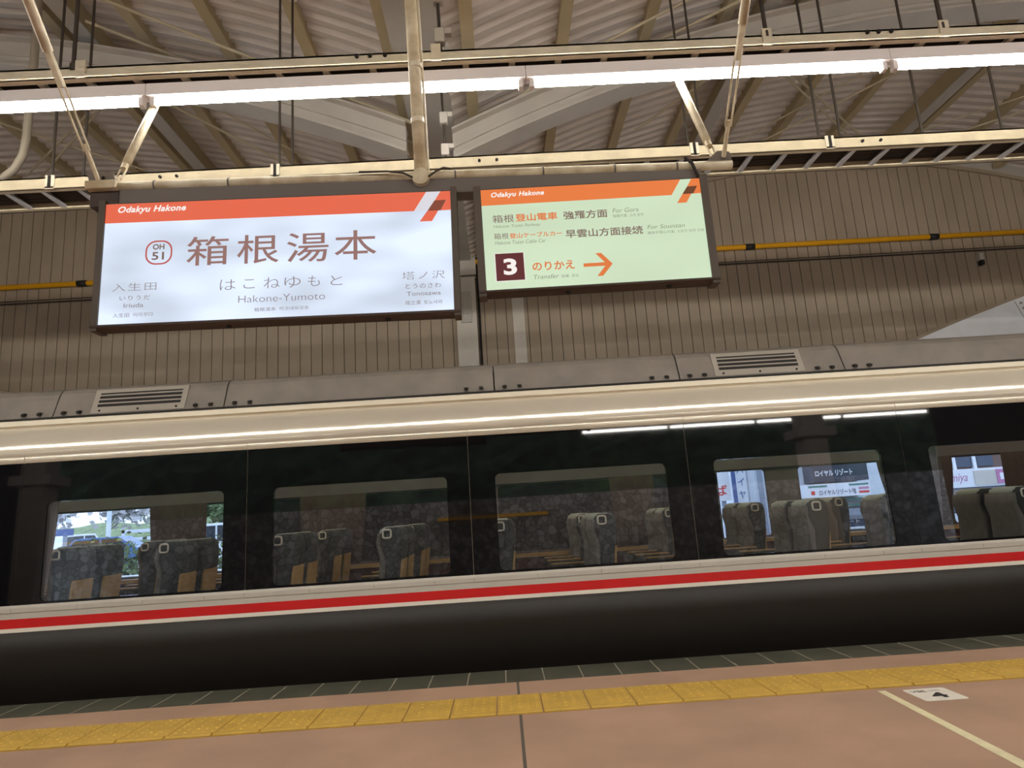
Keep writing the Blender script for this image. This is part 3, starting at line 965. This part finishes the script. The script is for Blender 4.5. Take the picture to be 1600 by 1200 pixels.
poly(PR, [(0.0469, 0.6452), (0.1725, 0.6452), (0.1725, 0.9104), (0.0469, 0.9104)], 'number_square', m_mar, sr, 0.002)
fit_text('3', (0.0808, 0.8581, 0.1399, 0.6981), PR, 'number', m_txtw, sr, offset=0.035, d=0.004)
fit_text('のりかえ', (0.2089, 0.8328, 0.3962, 0.7468), PR, 'transfer_lettering', m_txto, sr, offset=0.02, d=0.003)
fit_text('Transfer', (0.2105, 0.9137, 0.3235, 0.8716), PR, 'transfer_roman', m_txtl, sr, shear=0.2, d=0.003)
fit_text('換乗  환승', (0.3336, 0.9130, 0.41, 0.8841), PR, 'small_print', m_txtl, sr, d=0.003)
arrow = MB()
arrow.add([PR(u, v, 0.003) for u, v in [(0.4358, 0.788), (0.542, 0.788), (0.542, 0.822), (0.4358, 0.822)]], [(0, 1, 2, 3)])
arrow.add([PR(u, v, 0.0035) for u, v in [(0.4925, 0.695), (0.518, 0.695), (0.5654, 0.806), (0.518, 0.918), (0.4925, 0.918), (0.5385, 0.806)]], [(0, 1, 2, 5), (5, 2, 3, 4)])
arrow.build('arrow', m_txto, sr)

# ------------------------------------------------------------------ the train
TX0, TX1 = -12.04, 11.48
train = thing('express_train', (0, 7.35, -1.05), 'white and dark brown express train carriage with red stripe beside the platform', 'train')
yside = lambda z: 5.950 + (z - 0.745) * 0.022
MB().strip([(TX0, 6.40, -0.95), (TX0, 6.27, -0.6), (TX0, 6.13, -0.25), (TX0, 6.04, -0.02), (TX0, 5.985, 0.16), (TX0, 5.957, 0.34), (TX0, 5.95, 0.525), (TX0, 6.0, 0.53)],
           [(TX1, 6.40, -0.95), (TX1, 6.27, -0.6), (TX1, 6.13, -0.25), (TX1, 6.04, -0.02), (TX1, 5.985, 0.16), (TX1, 5.957, 0.34), (TX1, 5.95, 0.525), (TX1, 6.0, 0.53)]).build('skirt', m_skirt, train, smooth=True)
MB().box(TX0, TX1, 5.948, 6.0, 0.525, 0.558).build('white_stripe', m_white, train)
MB().box(TX0, TX1, 5.948, 6.0, 0.558, 0.634).build('red_stripe', m_red, train)
MB().prism_x([(5.948, 0.634), (5.948, 0.676), (5.952, 0.678), (5.952, 0.682), (5.944, 0.686), (5.944, 0.722), (5.950, 0.745), (6.0, 0.745), (6.0, 0.634)], TX0, TX1).build('sill', m_sill, train)
mb = MB()
for k in range(-4, 8):
    for q in (0.0, 0.55, 1.1, 1.62):
        mb.box(-4.2 + 1.96 * k + q - 0.002, -4.2 + 1.96 * k + q + 0.002, 5.9432, 5.947, 0.687, 0.721)
mb.build('sill_seam', m_conduit, train)

# window panels with panes
BX = [(-4.2 + 1.96 * k, -4.2 + 1.96 * (k + 1)) for k in range(-4, 8)]
PZ0, PZ1, GZ0, GZ1 = 0.765, 1.60, 0.745, 1.95


def window_panel(x0, x1, near):
    px0, px1 = x0 + 0.23, x0 + 1.76
    inn = rrect(px0, px1, PZ0, PZ1, 0.045, 5)
    a, b = x0 + 0.0025, x1 - 0.0025
    n = 6
    out = [(b, GZ1)] * n + [(a, GZ1)] * n + [(a, GZ0)] * n + [(b, GZ0)] * n
    if near:
        ya = yside
        yb = lambda z: yside(z) + 0.05
    else:
        ya = lambda z: 8.745 - (z - 0.745) * 0.015
        yb = lambda z: 8.695 - (z - 0.745) * 0.015
    m = len(inn)
    vs = [(x, ya(z), z) for x, z in inn] + [(x, ya(z), z) for x, z in out] + [(x, yb(z), z) for x, z in inn] + [(x, yb(z), z) for x, z in out]
    fs = []
    for i in range(m):
        j = (i + 1) % m
        if out[i] == out[j]:
            fs.append((i, j, m + i))
            fs.append((2 * m + j, 2 * m + i, 3 * m + i))
        else:
            fs.append((i, j, m + j, m + i))
            fs.append((2 * m + j, 2 * m + i, 3 * m + i, 3 * m + j))
        fs.append((j, i, 2 * m + i, 2 * m + j))
    p = MB().add(vs, fs).build('window_panel', m_black if near else m_cabingrey, train)
    yy = (lambda z: yside(z) + 0.006) if near else (lambda z: 8.735 - (z - 0.745) * 0.015)
    dd = 0.006
    vs = [(x, yy(z), z) for x, z in inn] + [(x, yy(z) + dd, z) for x, z in inn]
    fs = [tuple(range(m)), tuple(range(2 * m - 1, m - 1, -1))] + [(i, m + i, m + (i + 1) % m, (i + 1) % m) for i in range(m)]
    MB().add(vs, fs).build('window_pane', m_pane if near else m_farpane, p)
    return p


for (a, b) in BX:
    window_panel(a, b, True)
    window_panel(a, b, False)
for (a, b) in BX:
    MB().prism_x([(yside(0.745) + 0.006, 0.745), (yside(1.95) + 0.006, 1.95), (6.01, 1.95), (6.0, 0.745)], a - 0.0025, a + 0.0025).build('panel_seam', m_conduit, train)

# upper body
prof = [(5.955 + 0.018, 1.95), (5.970, 1.952), (5.972, 2.010), (5.976, 2.013), (5.976, 2.017), (5.973, 2.020), (5.977, 2.05), (5.988, 2.10), (6.004, 2.15), (6.026, 2.20), (6.052, 2.24), (6.078, 2.272)]
MB().strip([(TX0, y, z) for y, z in prof], [(TX1, y, z) for y, z in prof]).build('upper_body', m_train, train, smooth=True)
MB().prism_x([(6.070, 2.290), (6.048, 2.300), (6.048, 2.340), (6.060, 2.348), (6.10, 2.348), (6.10, 2.272), (6.078, 2.272)], TX0, TX1).build('rain_gutter', m_lipw, train)
MB().box(TX0, TX1, 5.974, 5.978, 2.0125, 2.018).build('crease', m_conduit, train)
mb = MB()
for k in range(-4, 8):
    mb.box(-4.2 + 1.96 * k - 0.0015, -4.2 + 1.96 * k + 0.0015, 5.9685, 5.975, 1.953, 2.012)
mb.build('body_seam', m_conduit, train)
MB().box(TX0, TX1, 6.09, 6.2, 2.30, 2.375).build('roof_groove', m_dark, train)

# roof shroud panels
SP = [(-12.0, -10.4, 1), (-10.4, -8.1, 0), (-8.1, -6.55, 1), (-6.55, -4.08, 0), (-4.08, -2.52, 1), (-2.52, -0.01, 0), (-0.01, 1.74, 0), (1.74, 3.32, 1), (3.32, 5.9, 0), (5.9, 7.45, 1), (7.45, 9.6, 0), (9.6, 11.4, 0)]
sprof = [(6.118, 2.372), (6.150, 2.45), (6.190, 2.55), (6.215, 2.605), (6.25, 2.645), (6.31, 2.672), (6.42, 2.685), (6.42, 2.60), (6.25, 2.52), (6.18, 2.372)]
for (a, b, vent) in SP:
    s = MB().prism_x(sprof, a + 0.006, b - 0.006).build('roof_shroud', m_shroud, train)
    for q in (a + 0.10, a + 0.24, b - 0.26, b - 0.12):
        mb = MB().cyl((q, 6.128, 2.415), (q, 6.10, 2.405), 0.016, 8)
        mb.box(q - 0.022, q + 0.016, 6.125, 6.142, 2.402, 2.426)
        mb.build('latch', m_blackp, s)
    if vent:
        va, vb = a + 0.34, a + 1.20
        off = lambda z: 6.118 + (z - 2.372) * 0.409 - 0.006
        fr = MB().prism_x([(off(2.39), 2.39), (off(2.64) - 0.012, 2.625), (off(2.64) + 0.05, 2.635), (off(2.39) + 0.06, 2.39)], va, vb).build('vent_grille', m_vent, s)
        for i in range(4):
            z = 2.452 + 0.041 * i
            MB().prism_x([(off(z) - 0.005, z), (off(z + 0.026) - 0.005, z + 0.026), (off(z + 0.026) + 0.02, z + 0.026), (off(z) + 0.02, z)], va + 0.05, vb - 0.05).build('slot', m_dark, fr)
        for q in (va + 0.08, (va + vb) / 2, vb - 0.08):
            MB().cyl((q, off(2.415), 2.415), (q, off(2.415) - 0.008, 2.413), 0.010, 8).build('screw', m_dark, fr)
MB().prism_x([(6.40, 2.68), (7.0, 2.74), (7.7, 2.74), (8.3, 2.68), (8.3, 2.62), (6.40, 2.62)], TX0, TX1).build('roof', m_shroud, train)
# far side and cabin shell
MB().strip([(TX0, 8.72, 1.95), (TX0, 8.66, 2.25), (TX0, 8.3, 2.66)], [(TX1, 8.72, 1.95), (TX1, 8.66, 2.25), (TX1, 8.3, 2.66)]).build('far_upper_body', m_train, train)
MB().box(TX0, TX1, 8.70, 8.75, -0.8, 0.745).build('far_lower_body', m_skirt, train)
MB().box(TX0, TX1, 8.60, 8.70, 0.12, 0.745).build('cabin_wall', m_cabinred, train)
MB().box(TX0, TX1, 8.62, 8.70, 1.62, 2.1).build('cabin_header', m_cabingrey, train)
MB().box(TX0, TX1, 8.52, 8.62, 0.70, 0.745).build('cabin_ledge', m_tan, train)
MB().box(TX0, TX1, 6.01, 6.06, 0.30, 0.745).build('cabin_wall', m_cabinred, train)
MB().box(TX0, TX1, 6.08, 8.7, 0.06, 0.12).build('cabin_floor', m_cabin, train)
MB().box(TX0, TX1, 6.05, 8.68, 2.10, 2.14).build('cabin_ceiling', m_cabinceil, train)
MB().box(TX0 - 0.04, TX0, 5.96, 8.74, -0.9, 2.7).build('end_wall', m_cabin, train)  # unseen plates added to stop stray light at the carriage ends
MB().box(TX1, TX1 + 0.04, 5.96, 8.74, -0.9, 2.7).build('end_wall', m_cabin, train)
for yy in (6.75, 7.95):
    MB().box(TX0 + 0.2, TX1 - 0.2, yy - 0.04, yy + 0.04, 2.085, 2.10).build('cabin_lamp', m_cabinlamp, train)
MB().box(TX0, TX1, 6.6, 8.1, -1.05, 0.06).build('underframe', m_dark, train)


# ------------------------------------------------------------------ seats
def loft(levels, n=14):
    """levels: (z, cx, tx, hy, squareness) rounded-rectangle sections"""
    mb = MB()
    vs = []
    for (z, cx, tx_, hy) in levels:
        for i in range(n):
            t = 2 * math.pi * i / n
            c, s = math.cos(t), math.sin(t)
            e = 0.55
            vs.append((cx + tx_ * math.copysign(abs(c) ** e, c), hy * math.copysign(abs(s) ** e, s), z))
    fs = []
    L = len(levels)
    for k in range(L - 1):
        for i in range(n):
            fs.append((k * n + i, k * n + (i + 1) % n, (k + 1) * n + (i + 1) % n, (k + 1) * n + i))
    fs.append(tuple(range(n - 1, -1, -1)))
    fs.append(tuple(range((L - 1) * n, L * n)))
    return mb.add(vs, fs)


def make_seat(grip_side):
    t = thing('train_seat', (0, 0, 0), 'seat', 'seat')
    loft([(0.44, 0.07, 0.05, 0.19), (0.46, 0.07, 0.07, 0.215), (0.62, 0.09, 0.075, 0.22), (0.80, 0.115, 0.07, 0.222), (0.90, 0.13, 0.075, 0.222), (0.97, 0.125, 0.095, 0.220), (1.05, 0.115, 0.115, 0.217), (1.12, 0.115, 0.115, 0.212), (1.165, 0.12, 0.10, 0.20), (1.19, 0.125, 0.07, 0.175)]).build('backrest', m_seat, t, smooth=True)
    loft([(0.47, -0.01, 0.02, 0.17), (0.50, -0.01, 0.035, 0.19), (0.75, 0.025, 0.035, 0.195), (0.92, 0.035, 0.035, 0.2), (1.04, 0.00, 0.025, 0.2), (1.14, 0.01, 0.025, 0.19)]).build('front_cushion', m_seatfront, t, smooth=True)
    loft([(1.13, 0.06, 0.075, 0.15), (1.17, 0.085, 0.088, 0.16), (1.196, 0.105, 0.06, 0.145)]).build('headrest_cover', m_antimac, t, smooth=True)
    loft([(0.12, -0.02, 0.14, 0.14), (0.34, -0.06, 0.2, 0.19), (0.38, -0.16, 0.28, 0.215), (0.46, -0.16, 0.29, 0.22), (0.49, -0.16, 0.26, 0.2)]).build('seat_cushion', m_seat, t, smooth=True)
    MB().prism_y([(0.148, 0.46), (0.168, 0.46), (0.213, 0.90), (0.196, 0.905)], -0.15, 0.15).build('back_panel', m_tan, t)
    y = grip_side * 0.205
    path = [(0.085 + a, y + grip_side * 0.018, 1.135 + b) for a, b in rrect(-0.036, 0.036, -0.036, 0.036, 0.018, 3)]
    MB().tube(path, 0.0085, 6, closed=True).build('grip', m_grip, t, smooth=True)
    for s in (-1, 1):
        a = MB().box(-0.34, 0.03, s * 0.245 - 0.028, s * 0.245 + 0.028, 0.63, 0.70).build('armrest', m_seat, t, bevel=0.012)
        MB().box(-0.34, 0.03, s * 0.245 - 0.028, s * 0.245 + 0.028, 0.702, 0.716).build('armrest_top', m_tan, a)
    return t


seatA, seatB = make_seat(-1), make_seat(1)
ROWS = [(-5.02, 'hindmost row seen through the window showing parked cars'), (-4.05, 'first row at the window showing parked cars'), (-3.10, 'second row at the window showing parked cars'),
        (-2.10, 'first row at the window below the station name sign'), (-1.13, 'second row at the window below the station name sign'), (-0.12, 'first row at the window below the transfer sign'),
        (0.80, 'second row at the window below the transfer sign'), (1.78, 'row behind the black glass beside the window showing shop signs'), (2.76, 'first row at the window showing two shop signs'),
        (3.72, 'second row at the window showing two shop signs'), (4.70, 'first row at the last window by the brown shop front'), (5.68, 'last row at the last window by the brown shop front')]
YS = [(6.33, 'near window-side seat'), (6.80, 'near aisle seat'), (7.83, 'far aisle seat'), (8.30, 'far window-side seat')]
usedA = usedB = False
for (rx, rn) in ROWS:
    for k, (yy, yn) in enumerate(YS):
        if rx < -4.5 and k < 2:
            continue
        if rx > 5.5 and k > 1:
            continue
        src = seatA if k % 2 == 0 else seatB
        if src is seatA and not usedA:
            o, usedA = seatA, True
        elif src is seatB and not usedB:
            o, usedB = seatB, True
        else:
            o = copy_tree(src)
        o.location = (rx, yy, 0.0)
        o['label'] = yn + ', ' + rn
        o['group'] = 'seats in the train carriage'


# curtains
def curtain(x0t, x1t, x0b, x1b, y, label, material):
    mb = MB()
    n, m = 24, 8
    vs = []
    for j in range(m + 1):
        w = j / m
        z = 1.62 - 0.86 * w
        q = w ** 1.5
        a, b = x0t + (x0b - x0t) * q, x1t + (x1b - x1t) * q
        for i in range(n + 1):
            u = i / n
            vs.append((a + (b - a) * u, y + 0.014 * math.sin(u * 40), z))
    fs = []
    for j in range(m):
        for i in range(n):
            p = j * (n + 1) + i
            fs.append((p, p + 1, p + n + 2, p + n + 1))
    o = mb.add(vs, fs).build('curtain', material, smooth=True)
    s = o.modifiers.new('cloth', 'SOLIDIFY')
    s.thickness = 0.006
    tag(o, label, 'curtain', 'curtains at the train windows')


curtain(-4.43, -3.72, -4.36, -3.74, 8.585, 'brown curtain at the far pillar in the window showing parked cars', m_curtainb)
curtain(-2.55, -1.72, -2.5, -1.8, 8.585, 'brown curtain at the far pillar in the window below the name sign', m_curtainb)
curtain(1.38, 1.95, 1.42, 1.9, 8.585, 'brown curtain at the far pillar in the window below the transfer sign', m_curtainb)
curtain(4.86, 5.86, 5.03, 5.70, 8.585, 'brown curtain between the last two far windows showing shops', m_curtainb)
curtain(6.5, 7.3, 6.46, 7.2, 8.585, 'brown curtain beyond the brown shop front window', m_curtainb)
curtain(-4.06, -3.93, -4.05, -4.015, 6.06, 'pale grey curtain at the near edge of the parked cars window', m_curtain)
curtain(3.86, 4.0, 3.86, 3.92, 6.06, 'pale grey curtain at the near edge of the last window', m_curtain)

# ------------------------------------------------------------------ outside: shops
FZ = -0.10


def on_facade(y):
    return lambda u, v, d: (u, y - d, v)


# building with the two shop signs
b = thing('shop_building', (9.4, 20, FZ), 'white shop building seen through the window with two shop signs', 'building')
MB().box(7.7, 11.6, 18.6, 24, FZ, 6.0).build('facade', m_bw, b)
MB().box(8.3, 11.0, 18.52, 18.6, FZ, 0.5).build('shop_window', m_shopglass, b)
MB().box(8.1, 11.2, 18.3, 18.6, 0.62, 0.80).build('awning', m_bg, b)
MB().box(8.1, 11.2, 18.35, 18.6, 0.86, 0.92).build('green_band', m_shopgreen, b)
MB().box(8.1, 11.2, 18.35, 18.6, 1.02, 1.08).build('green_band', m_shopgreen, b)
fit_text('ワンコート', (8.95, 0.40, 9.75, 0.50), on_facade(18.5), 'window_lettering', m_shopwhite, b)
MB().box(9.35, 9.85, 18.48, 18.52, 0.05, 0.30).build('window_poster', m_shopwhite, b)
MB().box(9.42, 9.78, 18.47, 18.48, 0.1, 0.25).build('poster_picture', m_shopgreen, b)
MB().box(8.85, 9.2, 18.48, 18.52, 0.05, 0.28).build('window_poster', m_pink, b)

s = thing('shop_sign', (9.15, 18.2, 1.5), 'navy shop sign with white characters seen through the train window', 'sign')
MB().box(8.42, 9.92, 18.0, 18.6, 1.54, 2.20).build('board', m_shopdark, s)
fit_text('ロイヤル リゾート', (8.48, 1.70, 9.50, 1.87), on_facade(18.0), 'lettering', m_shopwhite, s, offset=0.03, d=0.004)
fit_text('箱根湯本 ゆ宿', (8.48, 1.98, 9.45, 2.12), on_facade(18.0), 'lettering', m_shopyel, s, offset=0.03, d=0.004)
s = thing('shop_sign', (9.05, 18.2, 1.2), 'white shop sign with grey characters below the navy shop sign', 'sign')
MB().box(8.2, 9.92, 18.0, 18.6, 1.14, 1.50).build('board', m_shopwhite, s)
fit_text('ロイヤルリゾート館', (8.52, 1.19, 9.52, 1.34), on_facade(18.0), 'lettering', m_shoptext, s, offset=0.02, d=0.004)
MB().box(8.24, 8.75, 17.995, 18.0, 1.41, 1.46).build('green_bar', m_shopgreen, s)
MB().box(9.35, 9.88, 17.995, 18.0, 1.41, 1.46).build('green_bar', m_shopgreen, s)
MB().box(9.6, 9.88, 17.995, 18.0, 1.30, 1.36).build('pink_bar', m_pink, s)
MB().box(9.6, 9.88, 17.995, 18.0, 1.20, 1.26).build('red_bar', m_shopred, s)
MB().box(8.3, 8.4, 17.995, 18.0, 1.22, 1.32).build('red_mark', m_shopred, s)

s = thing('taxi_sign', (5.6, 18, 1.2), 'white rank sign with big red characters at the window edge', 'sign')
MB().box(4.3, 6.14, 18.0, 18.15, 1.22, 1.98).build('board', m_shopwhite, s)
fit_text('のりば', (4.9, 1.36, 6.05, 1.64), on_facade(18.0), 'lettering', m_shopred, s, offset=0.015, d=0.004)
MB().box(4.6, 4.7, 18.05, 18.15, FZ, 1.22).build('post', m_bg, s)
MB().box(5.9, 6.0, 18.05, 18.15, FZ, 1.22).build('post', m_bg, s)
s = thing('banner_sign', (6.3, 18, 0.2), 'tall pale banner with blue vertical characters beside the rank sign', 'banner')
MB().box(6.16, 6.56, 17.9, 17.98, 0.2, 2.4).build('board', m_bw, s)
MB().box(6.16, 6.27, 17.89, 17.9, 0.2, 2.4).build('blue_edge', m_shopblue, s)
for i, ch in enumerate('ハイヤー'):
    z = 2.02 - 0.33 * i
    fit_text('ｌ' if ch == 'ー' else ch, (6.32, z - 0.1, 6.5, z + 0.1), on_facade(17.9), 'character', m_shopblue, s, offset=0.01, d=0.004)
MB().box(6.3, 6.36, 17.94, 17.98, FZ, 0.2).build('post', m_bg, s)
b = thing('white_annex', (7.0, 19.5, FZ), 'plain white annex beside the shop building', 'building')
MB().box(6.6, 7.65, 19.0, 22, FZ, 5.5).build('facade', m_bw, b)
MB().box(6.9, 6.98, 18.93, 19.0, FZ, 5.5).build('downpipe', m_bg, b)
MB().box(7.28, 7.4, 18.93, 19.0, FZ, 5.5).build('downpipe', m_bg, b)

b = thing('brown_shop_building', (13, 20, FZ), 'brown fronted shop with pink script fascia at the last window', 'building')
MB().box(11.75, 16.5, 18.6, 24, FZ, 5.0).build('facade', m_bbrown, b)
for q in (11.95, 12.75, 13.35, 14.2):
    MB().box(q, q + 0.45, 18.55, 18.6, 1.72, 2.6).build('upper_window', m_shopglass, b)
for q in (12.62, 13.2):
    MB().box(q, q + 0.09, 18.5, 18.6, 1.65, 2.8).build('mullion', m_shopwhite, b)
MB().box(11.75, 16.5, 18.3, 18.6, 1.16, 1.66).build('fascia', m_shopwhite, b)
MB().box(13.0, 13.62, 18.28, 18.3, 1.2, 1.6).build('blank_panel', m_column, b)
fit_text('agemiya', (11.98, 1.26, 12.82, 1.54), on_facade(18.3), 'script', m_pink, b, shear=0.3, d=0.004)
MB().box(13.62, 14.1, 18.26, 18.3, 1.22, 1.6).build('pink_panel', m_pink, b)
MB().box(13.7, 14.0, 18.25, 18.26, 1.32, 1.5).build('white_patch', m_shopwhite, b)
MB().box(11.75, 16.5, 18.4, 18.6, 0.9, 1.14).build('dark_band', m_bg, b)
MB().box(11.75, 16.5, 18.45, 18.6, 0.5, 0.85).build('shop_glass', m_shopglass, b)
MB().box(11.75, 12.7, 18.2, 18.6, FZ, 0.48).build('porch_wall', m_bw, b)

# ------------------------------------------------------------------ outside: car park and slope
mb = MB()
nx, ny = 40, 16
vs = []
for j in range(ny + 1):
    for i in range(nx + 1):
        x = -75 + 75.0 * i / nx
        y = 48 + 34.0 * j / ny
        h = FZ - 0.1 + max(0, y - 49) * 0.10 + max(0, x + 34) * 0.22 * min(1, (y - 48) / 6) + 0.25 * math.sin(x * 0.7 + y * 0.5)
        vs.append((x, y, h))
mb.add(vs, [(j * (nx + 1) + i, j * (nx + 1) + i + 1, (j + 1) * (nx + 1) + i + 1, (j + 1) * (nx + 1) + i) for j in range(ny) for i in range(nx)])
struct(mb.build('hill', m_meadow, smooth=True))


def car(x, y, label, material, heading=0.0, tall=1.0):
    t = thing('parked_car', (x, y, FZ), label, 'car')

    def R(p):
        c, s = math.cos(heading), math.sin(heading)
        return (x + p.x * c - p.y * s, y + p.x * s + p.y * c, FZ + p.z)
    body = [(-2.1, 0.32), (-2.12, 0.7), (-2.0, 0.86), (-1.3, 0.94), (1.2, 0.95), (2.0, 0.82), (2.12, 0.6), (2.1, 0.32), (1.75, 0.3), (1.6, 0.42), (1.2, 0.42), (1.05, 0.3), (-1.05, 0.3), (-1.2, 0.42), (-1.6, 0.42), (-1.75, 0.3)]
    MB().prism_y(body, -0.82, 0.82).xf(R).build('body', material, t, bevel=0.03)
    cab = [(-1.5, 0.92), (-1.1, 1.40 * tall), (-0.8, 1.46 * tall), (0.6, 1.46 * tall), (1.35, 0.94)]
    MB().prism_y(cab, -0.72, 0.72).xf(R).build('cabin', material, t, bevel=0.03)
    MB().prism_y([(-1.32, 0.97), (-1.02, 1.36 * tall), (-0.1, 1.38 * tall), (-0.1, 0.97)], -0.73, 0.73).xf(R).build('side_window', m_carg, t)
    MB().prism_y([(-0.02, 0.97), (-0.02, 1.38 * tall), (0.55, 1.38 * tall), (1.12, 0.97)], -0.73, 0.73).xf(R).build('side_window', m_carg, t)
    for wx in (-1.4, 1.4):
        for s in (-1, 1):
            w = MB().cyl((wx, s * 0.83, 0.31), (wx, s * 0.64, 0.31), 0.31, 18).xf(R).build('wheel', m_tyre, t)
            MB().cyl((wx, s * 0.84, 0.31), (wx, s * 0.825, 0.31), 0.18, 12).xf(R).build('hub_cap', m_galv, w)
    return t


car(-24.2, 39, 'white parked car in front of the blossom trees', m_carw, 1.2, 1.2)
car(-16.6, 29, 'blue parked car with its roof just above the seats', m_carb, 0.15, 1.0)
car(-31.5, 40, 'pale parked car at the edge of the first window', m_carw, 0.2, 1.0)
car(-12.2, 30, 'white parked car half hidden by the brown curtain', m_carw, 0.0, 1.2)


def tree(x, y, h, label, crown, seed, blossoms):
    rnd = random.Random(seed)
    t = thing('tree', (x, y, FZ), label, 'tree')
    trunk = MB()
    tips = []

    def grow(p, d, L, r, lev):
        q = p + d * L
        trunk.cyl(p, q, r, 6, r * 0.6)
        if lev == 0:
            tips.append(q)
            return
        for k in range(3):
            nd = (d + Vector((rnd.uniform(-0.8, 0.8), rnd.uniform(-0.8, 0.8), rnd.uniform(-0.1, 0.5)))).normalized()
            grow(q, nd, L * 0.62, r * 0.6, lev - 1)
    grow(Vector((x, y, FZ)), Vector((0, 0, 1)), h * 0.38, h * 0.018, 3)
    trunk.build('trunk', m_bark, t)
    mb = MB()
    for c in tips:
        for k in range(blossoms):
            p = c + Vector((rnd.gauss(0, 0.6), rnd.gauss(0, 0.6), rnd.gauss(0, 0.5)))
            a = Vector((rnd.uniform(-1, 1), rnd.uniform(-1, 1), rnd.uniform(-1, 1))).normalized() * 0.16
            b_ = a.cross(Vector((rnd.uniform(-1, 1), rnd.uniform(-1, 1), 1))).normalized() * 0.16
            mb.add([p - a - b_, p + a - b_, p + a + b_, p - a + b_], [(0, 1, 2, 3)])
    mb.build('crown', crown, t)


tree(-31.2, 46, 4.6, 'pale blossom tree above the white parked car', m_leaf, 1, 60)
tree(-28.2, 49, 5.0, 'pale blossom tree standing on the slope beside the lamp post', m_leaf, 2, 40)
tree(-35.5, 49, 5.0, 'pale blossom tree at the edge of the first window', m_leaf, 3, 60)
tree(-24.5, 58, 4.2, 'green leafed tree on the crest of the slope', m_leafg, 4, 40)
tree(-20.0, 52, 4.0, 'green leafed tree on the slope by the brown curtain', m_leafg, 5, 50)
for i, (x, y, h, lab) in enumerate(((-24.7, 43, 5.6, 'tall white lamp post in front of the slope'), (-20.9, 42, 5.4, 'white lamp post beside the brown curtain'), (-29.2, 41, 2.9, 'short white post at the first window edge'))):
    t = thing('lamp_post', (x, y, FZ), lab, 'lamp post')
    MB().cyl((x, y, FZ), (x, y, FZ + h), 0.14, 8).build('post', m_bw, t)
    MB().box(x - 0.1, x + 0.7, y - 0.12, y + 0.12, FZ + h, FZ + 0.2 + h).build('head', m_bw, t)
t = thing('guard_rail', (-21, 45, FZ), 'white guard rail along the foot of the grassy slope', 'railing')
for z in (1.2, 1.7):
    MB().box(-25, -15, 45.0, 45.1, z - 0.1, z + 0.1).build('rail', m_bw, t)
for k in range(6):
    MB().box(-25 + 1.9 * k, -24.8 + 1.9 * k, 45.0, 45.15, FZ, 1.8).build('post', m_bw, t)
t = thing('parking_sign', (-28.0, 37, FZ), 'dark blue parking board standing behind the white parked car', 'sign')
MB().box(-24.3, -23.2, 37, 37.15, 1.6, 1.95).build('board', m_shopblue, t)
MB().box(-23.7, -23.5, 37.05, 37.12, FZ, 1.6).build('post', m_bg, t)
tag(MB().box(-13.5, -4.2, 11.6, 12.0, -1.05, 0.62).build('parapet', m_bw), 'low white parapet along the far side of the tracks', 'parapet')
rnd = random.Random(11)
for i, (sx, sy) in enumerate(((-14.6, 25.5), (-9.5, 25.0))):
    mb = MB()
    for k in range(700):
        p = Vector((sx + rnd.gauss(0, 0.7), sy + rnd.gauss(0, 0.3), FZ + abs(rnd.gauss(0.45, 0.4))))
        a = Vector((rnd.uniform(-1, 1), rnd.uniform(-1, 1), rnd.uniform(-1, 1))).normalized() * 0.07
        b_ = a.cross(Vector((rnd.uniform(-1, 1), rnd.uniform(-1, 1), 1))).normalized() * 0.07
        mb.add([p - a - b_, p + a - b_, p + a + b_, p - a + b_], [(0, 1, 2, 3)])
    tag(mb.build('shrub', m_leafg), ('yellowish green shrub beside the lamp post', 'green shrub by the brown curtain')[i], 'shrub')

# ------------------------------------------------------------------ behind the platform (what the train windows mirror)
struct(MB().box(-30, 30, -9.5, -9.0, -1.3, 2.4).build('wall_back', m_stone))
struct(MB().box(-30, 30, -9.0, -6.6, -1.3, -1.1).build('ground_back', m_ground))
mb = MB()
rnd = random.Random(5)
nx, ny = 60, 12
vs = []
for j in range(ny + 1):
    for i in range(nx + 1):
        x = -30 + 60.0 * i / nx
        vs.append((x, -9.12 - 0.42 * j + (rnd.uniform(-0.12, 0.12) if j else 0.0), 2.0 + 0.62 * j + rnd.uniform(-0.2, 0.2)))
mb.add(vs, [(j * (nx + 1) + i, (j + 1) * (nx + 1) + i, (j + 1) * (nx + 1) + i + 1, j * (nx + 1) + i + 1) for j in range(ny) for i in range(nx)])
struct(mb.build('hill_back', m_hill))
for (x, lab) in ((-10.2, 0), (7.1, 1)):
    c = struct(MB().box(x - 0.26, x + 0.26, -3.3, -2.8, 0, roof_z(x) - 0.1).build('pillar', m_girder))
    MB().box(x - 0.45, x + 0.45, -3.4, -2.7, 2.9, 3.1).build('collar', m_girder, c)

for (xa, xb, lab) in ((-2.0, 1.4, 'yellow bar on the stone wall mirrored between the two middle windows'), (-15.6, -11.2, 'yellow bar on the stone wall mirrored at the window showing parked cars')):
    yb_ = thing('yellow_bar', ((xa + xb) / 2, -8.94, 1.85), lab, 'yellow bar')
    MB().box(xa, xb, -8.96, -8.90, 1.81, 1.91).build('bar', m_yellow, yb_)
    for q in (xa + 0.2, xb - 0.2):
        MB().box(q - 0.04, q + 0.04, -8.999, -8.96, 1.80, 1.92).build('bracket', m_blackp, yb_)
